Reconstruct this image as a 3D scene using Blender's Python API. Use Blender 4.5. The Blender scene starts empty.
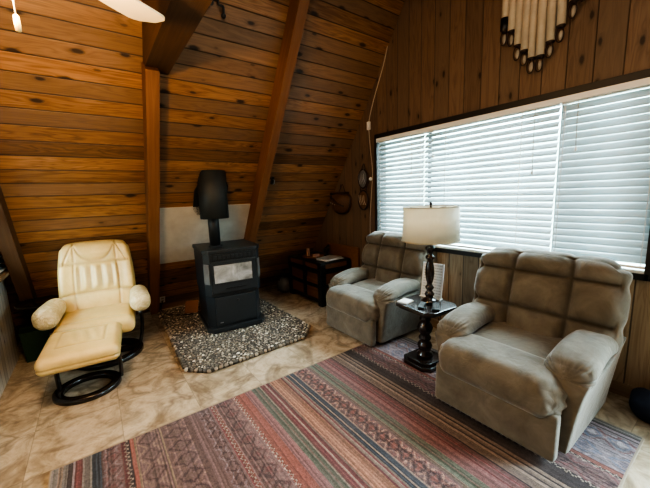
import bpy, bmesh, math, random
import numpy as np
from mathutils import Vector, Matrix
random.seed(7); rng = np.random.default_rng(7)
PI = math.pi; R = math.radians
scn = bpy.context.scene
COL = scn.collection

# ------------------------------------------------------------------ materials
class NT:
    def __init__(s, name):
        s.m = bpy.data.materials.new(name); s.m.use_nodes = True
        s.t = s.m.node_tree; s.t.nodes.clear()
        s.out = s.t.nodes.new('ShaderNodeOutputMaterial')
    def n(s, typ, ins=None, **props):
        nd = s.t.nodes.new('ShaderNode' + typ)
        for k, v in props.items(): setattr(nd, k, v)
        for k, v in (ins or {}).items(): s.put(nd.inputs[k], v)
        return nd
    def put(s, sock, v):
        if isinstance(v, bpy.types.NodeSocket): s.t.links.new(v, sock)
        elif isinstance(v, bpy.types.Node): s.t.links.new(v.outputs[0], sock)
        else:
            if sock.type == 'RGBA' and len(v) == 3: v = (*v, 1)
            sock.default_value = v
    def math(s, op, a, b=0.0, c=None):
        nd = s.n('Math', operation=op); s.put(nd.inputs[0], a); s.put(nd.inputs[1], b)
        if c is not None: s.put(nd.inputs[2], c)
        return nd.outputs[0]
    def vec(s, x=0.0, y=0.0, z=0.0):
        return s.n('CombineXYZ', {0: x, 1: y, 2: z}).outputs[0]
    def noise(s, v, scale=5, detail=3, rough=.5, dist=0.0, col=False):
        nd = s.n('TexNoise', {'Vector': v, 'Scale': scale, 'Detail': detail, 'Roughness': rough, 'Distortion': dist})
        return nd.outputs[1 if col else 0]
    def ramp(s, f, stops, interp='LINEAR'):
        nd = s.n('ValToRGB', {0: f}); e = nd.color_ramp.elements; nd.color_ramp.interpolation = interp
        while len(e) < len(stops): e.new(0.5)
        while len(e) > len(stops): e.remove(e[-1])
        for i, (p, c) in enumerate(stops):
            e[i].position = p; e[i].color = (*c, 1) if len(c) == 3 else c
        return nd.outputs[0]
    def mix(s, f, a, b, mode='MIX'):
        nd = s.n('Mix', data_type='RGBA', blend_type=mode)
        s.put(nd.inputs[0], f); s.put(nd.inputs[6], a); s.put(nd.inputs[7], b)
        return nd.outputs[2]
    def maprange(s, v, a, b, c, d):
        nd = s.n('MapRange'); nd.clamp = True
        for i, x in enumerate((v, a, b, c, d)): s.put(nd.inputs[i], x)
        return nd.outputs[0]
    def obj(s):
        return s.n('TexCoord').outputs['Object']
    def sep(s, v):
        return s.n('SeparateXYZ', {0: v}).outputs
    def bump(s, h, strength=.3, dist=.01):
        return s.n('Bump', {'Height': h, 'Strength': strength, 'Distance': dist}).outputs[0]
    def bsdf(s, col, rough=.5, normal=None, **kw):
        nd = s.n('BsdfPrincipled'); s.put(nd.inputs['Base Color'], col); s.put(nd.inputs['Roughness'], rough)
        for k, v in kw.items(): s.put(nd.inputs[k.replace('_', ' ')], v)
        if normal is not None: s.put(nd.inputs['Normal'], normal)
        s.t.links.new(nd.outputs[0], s.out.inputs[0]); return nd

def simple(name, col, rough=.5, var=.12, scale=18, bumpk=.0, metallic=0.0, spec=.5, coat=0.0):
    t = NT(name); o = t.obj()
    n = t.noise(o, scale, 4, .6)
    c = t.mix(n, tuple(x * (1 - var) for x in col), tuple(min(1, x * (1 + var)) for x in col))
    nm = t.bump(t.noise(o, scale * 6, 3), bumpk, .004) if bumpk else None
    t.bsdf(c, rough, nm, Metallic=metallic, Specular_IOR_Level=spec, Coat_Weight=coat)
    return t.m

def planks(name, along, across, w, dark, mid, light, rough=.5, gap=.05, tone=.55, knots=1.0, grey=None, off=0.0):
    """boards: grain runs along one local axis, board joints step across the other"""
    t = NT(name); ax = t.sep(t.obj()); a = ax[along]; b = t.math('ADD', ax[across], 50 * w + off)
    q = t.math('DIVIDE', b, w); idx = t.math('FLOOR', q); fr = t.math('FRACT', q)
    wn = t.n('TexWhiteNoise', {'W': idx}, noise_dimensions='1D'); rnd = wn.outputs[0]
    wn2 = t.n('TexWhiteNoise', {'W': t.math('ADD', idx, 71.3)}, noise_dimensions='1D'); rnd2 = wn2.outputs[0]
    sh = t.math('MULTIPLY', rnd, 37.0)
    aa = t.math('ADD', a, sh)
    # knots
    kv = t.vec(t.math('MULTIPLY', aa, 3.0), t.math('MULTIPLY', b, 7.0))
    vor = t.n('TexVoronoi', {'Vector': kv, 'Scale': 1.0, 'Randomness': 1.0}, voronoi_dimensions='2D', feature='F1')
    kd = vor.outputs['Distance']; kr = t.sep(vor.outputs['Color'])[0]
    gate = t.maprange(kr, .40, .60, 0.0, 1.0)
    kd = t.math('ADD', kd, t.math('MULTIPLY', t.math('SUBTRACT', t.noise(t.vec(t.math('MULTIPLY', aa, 30), t.math('MULTIPLY', b, 60)), 1.0, 2), .5), .05))
    ksz = t.maprange(kr, .40, 1.0, .06, .155 * knots)
    kn = t.math('MULTIPLY', gate, t.math('SUBTRACT', 1.0, t.n('MapRange', {0: kd, 1: t.math('MULTIPLY', ksz, .5), 2: ksz, 3: 0.0, 4: 1.0}).outputs[0]))
    halo = t.math('MULTIPLY', gate, t.math('SUBTRACT', 1.0, t.n('MapRange', {0: kd, 1: 0.0, 2: .27, 3: 0.0, 4: 1.0}, interpolation_type='SMOOTHSTEP').outputs[0]))
    # grain bends round the knots
    bb = t.math('ADD', b, t.math('MULTIPLY', halo, .02))
    g1 = t.noise(t.vec(t.math('MULTIPLY', aa, 1.6), t.math('MULTIPLY', bb, 34), sh), 1.0, 5, .6, .6)
    g2 = t.noise(t.vec(t.math('MULTIPLY', aa, .9), t.math('MULTIPLY', bb, 11), sh), 1.0, 3, .5, 1.2)
    rings = t.math('ABSOLUTE', t.math('SINE', t.math('MULTIPLY', g2, 26.0)))
    g = t.math('ADD', t.math('MULTIPLY', g1, .65), t.math('MULTIPLY', rings, .30))
    c = t.ramp(g, [(.18, dark), (.5, mid), (.8, light)])
    tn = t.maprange(rnd2, 0, 1, 1 - tone, 1 + tone * .45)
    c = t.mix(1.0, c, t.n('CombineColor', {0: tn, 1: tn, 2: tn}).outputs[0], 'MULTIPLY')
    if grey is not None:
        c = t.mix(t.math('MULTIPLY', t.math('GREATER_THAN', rnd, .62), .45), c, grey)
    c = t.mix(t.math('MULTIPLY', halo, .45), c, tuple(x * .45 for x in dark))
    c = t.mix(t.math('MULTIPLY', kn, .9), c, (.018, .009, .004))
    edge = t.math('MINIMUM', fr, t.math('SUBTRACT', 1.0, fr))
    gp = t.math('SUBTRACT', 1.0, t.maprange(edge, gap * .25, gap, 0, 1))
    c = t.mix(t.math('MULTIPLY', gp, .8), c, (.016, .008, .004))
    hgt = t.math('SUBTRACT', t.math('MULTIPLY', g1, .12), gp)
    nm = t.bump(hgt, .6, .006)
    rg = t.math('ADD', rough, t.math('MULTIPLY', t.math('SUBTRACT', g1, .5), .25))
    t.bsdf(c, rg, nm, Specular_IOR_Level=.4)
    return t.m

def beam_mat(name, along, dark, mid, light, rough=.6):
    t = NT(name); ax = list(t.sep(t.obj())); s = [30.0, 30.0, 30.0]; s[along] = 1.4
    v = t.vec(*[t.math('MULTIPLY', ax[i], s[i]) for i in range(3)])
    g = t.noise(v, 1.0, 5, .6, .8); big = t.noise(t.obj(), 2.5, 2)
    c = t.ramp(t.math('ADD', t.math('MULTIPLY', g, .7), t.math('MULTIPLY', big, .3)), [(.25, dark), (.5, mid), (.75, light)])
    t.bsdf(c, rough, t.bump(g, .25, .004), Specular_IOR_Level=.35); return t.m

M = {}
M['slope'] = planks('pine_boards_slope', 0, 1, .1235, (.120, .052, .021), (.222, .107, .045), (.34, .178, .082), .42, .055, .48, 1.15, (.20, .125, .075), .018)
M['gable'] = planks('pine_boards_gable', 2, 1, .155, (.105, .062, .037), (.145, .089, .054), (.18, .115, .072), .5, .028, .2, .8, (.14, .095, .062))
M['daylit_boards'] = planks('pine_boards_daylit', 2, 1, .15, (.18, .122, .075), (.26, .185, .12), (.32, .24, .165), .5, .04, .3, .7)
M['panelling'] = planks('grey_panelling', 2, 1, .09, (.40, .37, .32), (.50, .47, .42), (.58, .55, .50), .5, .05, .25, .4)
M['rafter'] = beam_mat('rafter_wood', 1, (.13, .052, .020), (.185, .078, .032), (.23, .105, .045))
M['beam'] = beam_mat('tie_beam_shaded_rafter_wood', 1, (.055, .026, .012), (.085, .042, .020), (.11, .057, .028))
M['trimwood'] = beam_mat('baseboard_wood', 1, (.16, .105, .062), (.23, .16, .10), (.28, .2, .13))
M['oldwood'] = beam_mat('chest_wood', 1, (.075, .030, .013), (.125, .054, .025), (.17, .078, .038), .5)
M['framewood'] = beam_mat('frame_wood', 1, (.14, .055, .02), (.2, .085, .03), (.25, .11, .045), .45)
M['black'] = simple('black_paint', (.006, .006, .007), .4, .2)
M['blackmetal'] = simple('black_stove_metal', (.017, .020, .023), .42, .15, 30, .05, 0.0, .5)
M['mattblack'] = simple('matt_black_sheet', (.026, .030, .031), .62, .15, 30)
M['stovedark'] = simple('stove_recess', (.006, .007, .008), .55)
M['darkwood'] = simple('ebony_lacquer', (.012, .007, .006), .22, .3, 9, 0, 0, .6, .3)
M['tablewood'] = simple('dark_walnut_lacquer', (.017, .010, .008), .25, .4, 12, .03, 0, .6, .35)
M['frame_dark'] = simple('dark_bronze_frame', (.014, .011, .010), .45)
M['green'] = simple('green_plastic', (.008, .034, .012), .5)
M['navy'] = simple('navy_cloth', (.010, .018, .040), .85, .3, 40, .3)
M['white'] = simple('white_plastic', (.72, .71, .68), .4, .04)
M['slat'] = None
M['brass'] = simple('dark_brass', (.10, .07, .03), .35, .1, 20, 0, 1.0)
M['steel'] = simple('grey_steel', (.4, .4, .4), .35, .1, 20, 0, 1.0)
M['leather_dark'] = simple('dark_brown_leather', (.028, .013, .008), .5, .4, 25, .2)
M['wicker'] = simple('brown_weave', (.10, .045, .018), .7, .4, 60, .4)
M['bone'] = simple('ivory_tube', (.44, .37, .28), .45, .2, 14, .05)
M['shell'] = simple('pale_shell', (.30, .27, .22), .35, .25, 30)
M['copper'] = simple('reddish_board', (.17, .06, .025), .5, .2)
M['candle'] = simple('pinkish_wax', (.36, .22, .16), .5)
M['pink'] = simple('pale_pink_box', (.5, .33, .27), .6)
M['cord'] = simple('cream_cord', (.42, .36, .27), .6)
M['bronze_dark'] = simple('dark_figurine', (.012, .012, .014), .4)
M['magazine'] = simple('magazine_cover', (.33, .33, .32), .35, .5, 14)
M['ivoryblade'] = simple('cream_fan_blade', (.80, .70, .50), .4, .04)
M['glazed'] = simple('grey_glaze', (.13, .13, .13), .3, .5, 9)

t = NT('cement_board'); o = t.obj()
n = t.noise(o, 3.0, 5, .65); n2 = t.noise(o, 40, 3)
c = t.ramp(n, [(.3, (.47, .44, .39)), (.55, (.58, .555, .50)), (.75, (.66, .635, .58))])
t.bsdf(c, .7, t.bump(n2, .15, .003)); M['cement'] = t.m

# blinds: thin white slats that let a little daylight through
t = NT('white_blind_slat'); o = t.obj()
n = t.noise(o, 30, 2)
d = t.n('BsdfPrincipled', {'Base Color': t.mix(n, (.50, .52, .525), (.56, .575, .575)), 'Roughness': .4})
tr = t.n('BsdfTranslucent', {'Color': (.62, .80, .86)})
mx = t.n('MixShader', {0: .22, 1: d.outputs[0], 2: tr.outputs[0]})
t.t.links.new(mx.outputs[0], t.out.inputs[0]); M['slat'] = t.m

# window glass
t = NT('window_glass')
lw = t.n('LayerWeight', {'Blend': .08})
tp = t.n('BsdfTransparent', {'Color': (.93, .97, .97)}); gl = t.n('BsdfGlossy', {'Roughness': .02})
mx = t.n('MixShader', {0: t.math('MULTIPLY', lw.outputs[0], .6), 1: tp.outputs[0], 2: gl.outputs[0]})
t.t.links.new(mx.outputs[0], t.out.inputs[0]); M['glass'] = t.m

# lamp shade linen
t = NT('cream_linen_shade'); o = t.obj(); sx = t.sep(o)
ang = t.n('Math', {0: sx[0], 1: sx[1]}, operation='ARCTAN2').outputs[0]
n = t.noise(t.vec(t.math('MULTIPLY', ang, 30), t.math('MULTIPLY', ang, 17), t.math('MULTIPLY', sx[2], 9)), 1.0, 4, .6)
cc = t.mix(n, (.68, .65, .56), (.82, .79, .70))
d = t.n('BsdfPrincipled', {'Base Color': cc, 'Roughness': .8})
tr = t.n('BsdfTranslucent', {'Color': (.92, .86, .72)})
mx = t.n('MixShader', {0: .38, 1: d.outputs[0], 2: tr.outputs[0]})
t.t.links.new(mx.outputs[0], t.out.inputs[0]); M['shade'] = t.m

# taupe microfibre
t = NT('taupe_microfibre'); o = t.obj()
n = t.noise(o, 7, 4, .6, .6); n2 = t.noise(o, 300, 2)
c = t.ramp(n, [(.3, (.112, .098, .078)), (.5, (.146, .129, .104)), (.7, (.190, .169, .139))])
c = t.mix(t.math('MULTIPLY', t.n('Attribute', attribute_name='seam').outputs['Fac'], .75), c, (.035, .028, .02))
wr = t.noise(o, 11, 4, .55, 1.0)
t.bsdf(c, .85, t.bump(t.math('ADD', t.math('MULTIPLY', wr, 1.0), t.math('MULTIPLY', n2, .06)), .35, .02), Sheen_Weight=.45, Sheen_Roughness=.4, Specular_IOR_Level=.2)
M['fabric'] = t.m
t = NT('dark_seam_fabric'); t.bsdf((.07, .053, .038), .9); M['seam'] = t.m

# cream leather
t = NT('cream_leather'); o = t.obj()
n = t.noise(o, 6, 4, .6); n2 = t.noise(o, 160, 2); wr = t.noise(o, 16, 3, .5, 1.5)
c = t.ramp(n, [(.3, (.49, .335, .125)), (.6, (.59, .42, .18)), (.8, (.65, .49, .25))])
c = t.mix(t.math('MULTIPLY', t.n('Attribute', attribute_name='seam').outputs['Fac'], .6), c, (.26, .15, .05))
t.bsdf(c, .36, t.bump(t.math('ADD', t.math('MULTIPLY', n2, .06), t.math('MULTIPLY', wr, .7)), .28, .012), Specular_IOR_Level=.5); M['cream'] = t.m
t = NT('worn_cream_leather'); o = t.obj()
n = t.noise(o, 14, 4, .7, 1.5); wr = t.noise(o, 22, 3, .5, 2.0)
c = t.ramp(n, [(.3, (.40, .28, .13)), (.5, (.54, .41, .22)), (.7, (.70, .58, .38))])
t.bsdf(c, .42, t.bump(wr, .5, .02)); M['cream_worn'] = t.m
t = NT('cream_seam'); t.bsdf((.40, .27, .12), .5); M['creamseam'] = t.m

# pebbles
t = NT('river_pebbles'); g = t.n('NewGeometry'); ri = g.outputs['Random Per Island']
c = t.ramp(ri, [(0, (.016, .014, .013)), (.22, (.05, .043, .036)), (.38, (.13, .105, .08)), (.55, (.21, .175, .135)), (.7, (.32, .28, .22)), (.84, (.12, .085, .055)), (.93, (.55, .50, .43))], 'CONSTANT')
n = t.noise(t.obj(), 60, 3)
c = t.mix(1.0, t.mix(.25, c, t.mix(n, (.05, .045, .04), (.35, .31, .26))), (1.5, 1.5, 1.5, 1), 'MULTIPLY')
t.bsdf(c, .45, None, Specular_IOR_Level=.4); M['pebble'] = t.m
t = NT('hearth_grout'); n = t.noise(t.obj(), 50, 3); t.bsdf(t.mix(n, (.03, .027, .023), (.075, .066, .055)), .9); M['grout'] = t.m

# floor: mottled tan stone-look vinyl
t = NT('tan_stone_vinyl'); o = t.obj(); ax = t.sep(o)
w = .46
qx = t.math('DIVIDE', t.math('ADD', ax[0], 20 * w + .01), w); qy = t.math('DIVIDE', t.math('ADD', ax[1], 20 * w + .13), w)
ix = t.math('FLOOR', qx); iy = t.math('FLOOR', qy)
wn = t.n('TexWhiteNoise', {'Vector': t.vec(ix, iy, 0)}, noise_dimensions='2D')
offv = t.n('VectorMath', {0: wn.outputs['Color'], 1: (9, 9, 9)}, operation='MULTIPLY').outputs[0]
ov = t.n('VectorMath', {0: o, 1: offv}, operation='ADD').outputs[0]
n1 = t.noise(ov, 4.5, 8, .68, 1.3); n2 = t.noise(ov, 9, 6, .7, 2.2); n3 = t.noise(ov, 1.6, 4, .5, .8)
vein = t.math('SUBTRACT', 1.0, t.maprange(t.math('ABSOLUTE', t.math('SUBTRACT', n3, .5)), 0, .035, 0, 1))
c = t.ramp(n1, [(.30, (.17, .128, .084)), (.42, (.30, .238, .165)), (.52, (.43, .355, .262)), (.66, (.52, .445, .345))])
c = t.mix(t.maprange(n2, .50, .70, 0, .5), c, (.19, .138, .088))
c = t.mix(t.math('MULTIPLY', vein, .6), c, (.11, .074, .042))
ex = t.math('FRACT', qx); ey = t.math('FRACT', qy)
e = t.math('MINIMUM', t.math('MINIMUM', ex, t.math('SUBTRACT', 1., ex)), t.math('MINIMUM', ey, t.math('SUBTRACT', 1., ey)))
ln = t.math('SUBTRACT', 1.0, t.maprange(e, .002, .008, 0, 1))
c = t.mix(t.math('MULTIPLY', ln, .45), c, (.09, .065, .04))
t.bsdf(c, t.maprange(n2, .2, .8, .28, .46), t.bump(t.math('SUBTRACT', t.math('MULTIPLY', n2, .2), ln), .12, .004), Specular_IOR_Level=.5)
M['floor'] = t.m

# rug: woven bands running from the front to the back edge, motifs inside some bands
RX0, RX1, RY0, RY1 = -.352, 2.394, .275, 2.150
def rug_material():
    t = NT('striped_kilim_rug'); ax = t.sep(t.obj()); x = ax[0]; y = ax[1]
    L = RX1 - RX0
    xw = t.math('ADD', x, t.math('MULTIPLY', t.math('SUBTRACT', t.noise(t.obj(), 9, 2), .5), .008))
    u = t.math('DIVIDE', t.math('SUBTRACT', xw, RX0), L)
    gy = (.15, .14, .135); dk = (.035, .027, .028); mar = (.115, .040, .042); lil = (.165, .135, .15); br = (.115, .074, .072)
    rust = (.165, .062, .050); grn = (.085, .095, .075); org = (.23, .118, .080); nav = (.035, .042, .055); pink = (.165, .085, .085); beige = (.24, .18, .125); tan = (.17, .128, .105)
    B = [(-.352, gy), (-.33, tan), (-.305, gy), (-.285, dk), (-.262, lil), (-.248, mar), (-.215, gy), (-.175, nav), (-.135, beige), (-.128, br),
         (-.035, mar), (-.018, dk), (.002, rust), (.03, beige), (.035, br), (.17, beige), (.178, br), (.335, beige), (.342, br), (.40, beige), (.407, br), (.485, mar), (.50, rust), (.525, br),
         (.66, rust), (.75, pink), (.80, grn), (.835, tan), (.845, grn), (.87, tan), (.88, mar), (.905, tan), (.915, mar), (.94, tan), (.955, org), (1.0, tan), (1.01, org), (1.045, mar), (1.06, tan), (1.075, mar),
         (1.09, tan), (1.10, nav), (1.125, tan), (1.13, nav), (1.165, tan), (1.175, br), (1.30, dk), (1.308, tan), (1.33, grn), (1.36, tan), (1.368, grn), (1.40, pink), (1.455, mar)]
    xs = 1.455
    while xs < 1.70:
        B += [(xs, pink if xs < 1.53 else tan), (xs + .026, dk if xs > 1.5 else mar)]; xs += .037
    B += [(1.70, rust), (1.80, dk), (1.808, br), (1.95, dk), (1.958, rust), (1.99, lil), (2.30, dk), (2.315, lil), (2.33, dk), (2.345, gy)]
    B = sorted(dict((round(a, 4), b) for a, b in B).items())
    # a colour ramp holds 32 stops: chain several
    def chunk(bs): return t.ramp(u, [((a - RX0) / L, b) for a, b in bs], 'CONSTANT')
    parts = [B[i:i + 30] for i in range(0, len(B), 30)]
    col = chunk(parts[0])
    for pz in parts[1:]:
        col = t.mix(t.math('GREATER_THAN', u, (pz[0][0] - RX0) / L), col, chunk(pz))
    # where motifs are woven in
    def band(a, b): return t.math('MULTIPLY', t.math('GREATER_THAN', x, a), t.math('LESS_THAN', x, b))
    def tri(v, p):  # triangle wave 0..1
        f = t.math('FRACT', t.math('DIVIDE', v, p)); return t.math('ABSOLUTE', t.math('SUBTRACT', t.math('MULTIPLY', f, 2.), 1.))
    def quant(v, s): return t.math('MULTIPLY', t.math('FLOOR', t.math('DIVIDE', v, s)), s)
    wob = t.math('MULTIPLY', t.math('SUBTRACT', t.noise(t.obj(), 26, 3), .5), .045)
    yq = quant(t.math('ADD', t.math('ADD', y, 10), wob), .008); xq = quant(t.math('ADD', t.math('ADD', x, 10), wob), .008)
    def motif(a, b, py, c1, c2, c3, col, k=.62):
        w = b - a; v = t.math('DIVIDE', t.math('ABSOLUTE', t.math('SUBTRACT', xq, 10 + (a + b) / 2)), w / 2)
        d = t.math('ADD', v, tri(yq, py))
        m1 = t.math('MULTIPLY', band(a, b), t.math('LESS_THAN', t.math('ABSOLUTE', t.math('SUBTRACT', d, .75)), .13))
        m2 = t.math('MULTIPLY', band(a, b), t.math('LESS_THAN', t.math('ABSOLUTE', t.math('SUBTRACT', d, 1.25)), .12))
        m3 = t.math('MULTIPLY', band(a, b), t.math('LESS_THAN', d, .38))
        wn = t.n('TexWhiteNoise', {'Vector': t.vec(quant(t.math('ADD', x, 10), .016), quant(t.math('ADD', y, 10), .02), 0)}, noise_dimensions='2D').outputs[0]
        m4 = t.math('MULTIPLY', band(a, b), t.math('GREATER_THAN', wn, .72))
        col = t.mix(t.math('MULTIPLY', m4, k * .55), col, c3)
        col = t.mix(t.math('MULTIPLY', m1, k), col, c1); col = t.mix(t.math('MULTIPLY', m2, k), col, c2)
        return t.mix(t.math('MULTIPLY', m3, k), col, c3)
    def zig(xc, p, wd, c, col, gate=.012):
        d = t.math('ABSOLUTE', t.math('SUBTRACT', t.math('SUBTRACT', x, xc), t.math('MULTIPLY', t.math('SUBTRACT', tri(yq, p), .5), wd)))
        return t.mix(t.math('MULTIPLY', t.math('LESS_THAN', d, gate * .5), .85), col, c)
    dkm = (.035, .02, .024); wht = (.30, .25, .21); blu = (.10, .115, .17)
    col = motif(-.125, -.036, .11, dkm, lil, mar, col); col = motif(.04, .168, .15, dkm, (.19, .13, .10), (.08, .055, .05), col)
    col = motif(.18, .333, .13, dkm, (.19, .12, .10), (.10, .07, .06), col); col = motif(.41, .484, .10, dkm, lil, br, col)
    col = motif(.53, .655, .14, dkm, (.16, .10, .09), mar, col)
    col = motif(1.177, 1.298, .09, dkm, (.34, .20, .15), (.24, .09, .075), col); col = motif(1.81, 1.948, .19, (.045, .025, .03), mar, (.10, .05, .05), col)
    col = motif(2.0, 2.14, .17, blu, (.25, .21, .23), (.07, .065, .09), col, .65); col = motif(2.16, 2.295, .13, blu, (.15, .06, .06), (.30, .27, .28), col, .8)
    for xc in (-.006, .514, .675, 1.804, 1.955): col = zig(xc, .036, .02, wht, col, .009)
    # fine pinstripes and broken yarn colour
    pin = t.n('TexWhiteNoise', {'W': t.math('FLOOR', t.math('DIVIDE', xw, .0085))}, noise_dimensions='1D').outputs[0]
    pv = t.maprange(pin, 0, 1, .60, 1.42)
    col = t.mix(1.0, col, t.n('CombineColor', {0: pv, 1: pv, 2: pv}).outputs[0], 'MULTIPLY')
    yn = t.noise(t.vec(t.math('MULTIPLY', x, 70), t.math('MULTIPLY', y, 45), 0), 1.0, 3, .7)
    yv = t.maprange(yn, .3, .7, .68, 1.35)
    col = t.mix(1.0, col, t.n('CombineColor', {0: yv, 1: yv, 2: yv}).outputs[0], 'MULTIPLY')
    # wear and weave
    wear = t.noise(t.obj(), 4, 5, .6); fine = t.noise(t.obj(), 220, 2)
    col = t.mix(t.maprange(wear, .4, .75, 0, .22), col, (.16, .13, .13))
    fuzz = t.maprange(fine, .3, .7, .72, 1.28)
    col = t.mix(1.0, col, t.n('CombineColor', {0: fuzz, 1: fuzz, 2: fuzz}).outputs[0], 'MULTIPLY')
    t.bsdf(col, .92, t.bump(fine, .5, .004), Specular_IOR_Level=.15, Sheen_Weight=.15)
    return t.m
M['rug'] = rug_material()
t = NT('rug_binding'); t.bsdf((.27, .22, .17), .9); M['rugedge'] = t.m

# printed sheet: pale paper, faint grey lines of type
t = NT('printed_sheet'); ax = t.sep(t.obj())
rows = t.math('FRACT', t.math('MULTIPLY', ax[2], 42.0)); wd = t.noise(t.vec(t.math('MULTIPLY', ax[0], 120), t.math('FLOOR', t.math('MULTIPLY', ax[2], 42.)), 0), 1.0, 1)
msk = t.math('MULTIPLY', t.math('GREATER_THAN', rows, .62), t.math('GREATER_THAN', wd, .46))
msk = t.math('MULTIPLY', msk, t.math('LESS_THAN', t.math('ABSOLUTE', ax[0]), .085))
t.bsdf(t.mix(t.math('MULTIPLY', msk, .55), (.66, .68, .70), (.2, .21, .24)), .5); M['sheet'] = t.m

# stove window: hazy pale reflection painted into the glass as grey mottling
t = NT('reflection_grey_glass'); ax = t.sep(t.obj())
n = t.noise(t.obj(), 7, 4, .6, .5)
c = t.ramp(n, [(.3, (.12, .115, .11)), (.5, (.27, .265, .26)), (.7, (.42, .415, .41))])
t.bsdf(c, .22, None, Specular_IOR_Level=.9, Coat_Weight=.6); M['stove_reflection'] = t.m

# ------------------------------------------------------------------ mesh helpers
def link(name, me, m, parent=None, smooth=False):
    if m is not None and not me.materials: me.materials.append(m)
    if smooth:
        for p in me.polygons: p.use_smooth = True
    o = bpy.data.objects.new(name, me); COL.objects.link(o)
    if parent is not None: o.parent = parent
    return o
class MB:
    """collects vertices and faces of one mesh"""
    def __init__(s): s.v = []; s.f = []; s.sm = []
    def add(s, vs, fs, sm=False):
        k = len(s.v); s.v += [tuple(v) for v in vs]; s.f += [tuple(i + k for i in f) for f in fs]; s.sm += [sm] * len(fs); return s
    def box(s, x0, x1, y0, y1, z0, z1, b=0.0, M4=None):
        bm = bmesh.new(); bmesh.ops.create_cube(bm, size=1)
        for v in bm.verts: v.co = ((x0 + x1) / 2 + v.co.x * (x1 - x0), (y0 + y1) / 2 + v.co.y * (y1 - y0), (z0 + z1) / 2 + v.co.z * (z1 - z0))
        if b: bmesh.ops.bevel(bm, geom=bm.edges[:], offset=b, segments=2, profile=.6, affect='EDGES')
        return s.bm(bm, M4)
    def bm(s, bm, M4=None, sm=False):
        if M4 is not None: bm.transform(M4)
        bm.verts.index_update()
        s.add([v.co[:] for v in bm.verts], [[v.index for v in f.verts] for f in bm.faces], sm); bm.free(); return s
    def prism(s, poly, z0, z1, b=0.0, M4=None):
        bm = bmesh.new(); vs = [bm.verts.new((x, y, z0)) for x, y in poly]; f = bm.faces.new(vs)
        r = bmesh.ops.extrude_face_region(bm, geom=[f])
        for v in r['geom']:
            if isinstance(v, bmesh.types.BMVert): v.co.z = z1
        bmesh.ops.recalc_face_normals(bm, faces=bm.faces[:])
        if b: bmesh.ops.bevel(bm, geom=bm.edges[:], offset=b, segments=2, profile=.6, affect='EDGES')
        return s.bm(bm, M4)
    def lathe(s, prof, n=28, c=(0, 0, 0), a0=0, a1=2 * PI, sx=1, sy=1):
        full = abs(a1 - a0 - 2 * PI) < 1e-6; k = n if full else n + 1
        vs = []
        for r, z in prof:
            for i in range(k):
                a = a0 + (a1 - a0) * i / n; vs.append((c[0] + r * math.cos(a) * sx, c[1] + r * math.sin(a) * sy, c[2] + z))
        fs = []
        for j in range(len(prof) - 1):
            for i in range(n):
                i2 = (i + 1) % k
                fs.append((j * k + i, j * k + i2, (j + 1) * k + i2, (j + 1) * k + i))
        if full:
            if prof[0][0] > 1e-5: fs.append(tuple(range(k - 1, -1, -1)))
            if prof[-1][0] > 1e-5: fs.append(tuple((len(prof) - 1) * k + i for i in range(k)))
        return s.add(vs, fs, True)
    def tube(s, pts, r, n=10, closed=False, rs=None, flat=1.0):
        P = [Vector(p) for p in pts]; N = len(P); vs = []; fs = []; up = None
        for i, p in enumerate(P):
            a = P[i - 1] if (i > 0 or closed) else P[i]; b = P[(i + 1) % N] if (i < N - 1 or closed) else P[i]
            d = (b - a).normalized()
            if up is None: up = Vector((0, 0, 1)) if abs(d.z) < .9 else Vector((1, 0, 0))
            sd = d.cross(up).normalized(); u2 = sd.cross(d).normalized(); up = u2
            rr = rs[i] if rs else r
            for k in range(n):
                t = 2 * PI * k / n; vs.append(p + sd * math.cos(t) * rr + u2 * math.sin(t) * rr * flat)
        for i in range(N if closed else N - 1):
            j = (i + 1) % N
            for k in range(n):
                k2 = (k + 1) % n; fs.append((i * n + k, i * n + k2, j * n + k2, j * n + k))
        if not closed: fs += [tuple(range(n - 1, -1, -1)), tuple((N - 1) * n + k for k in range(n))]
        return s.add(vs, fs, True)
    def ball(s, c, r, sc=(1, 1, 1), u=14, v=9):
        bm = bmesh.new(); bmesh.ops.create_uvsphere(bm, u_segments=u, v_segments=v, radius=r)
        for q in bm.verts: q.co = (c[0] + q.co.x * sc[0], c[1] + q.co.y * sc[1], c[2] + q.co.z * sc[2])
        return s.bm(bm, None, True)
    def build(s, name, m, parent=None):
        me = bpy.data.meshes.new(name); me.from_pydata(s.v, [], s.f); me.validate(); me.update()
        me.polygons.foreach_set('use_smooth', s.sm if len(s.sm) == len(me.polygons) else [False] * len(me.polygons))
        return link(name, me, m, parent)

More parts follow.
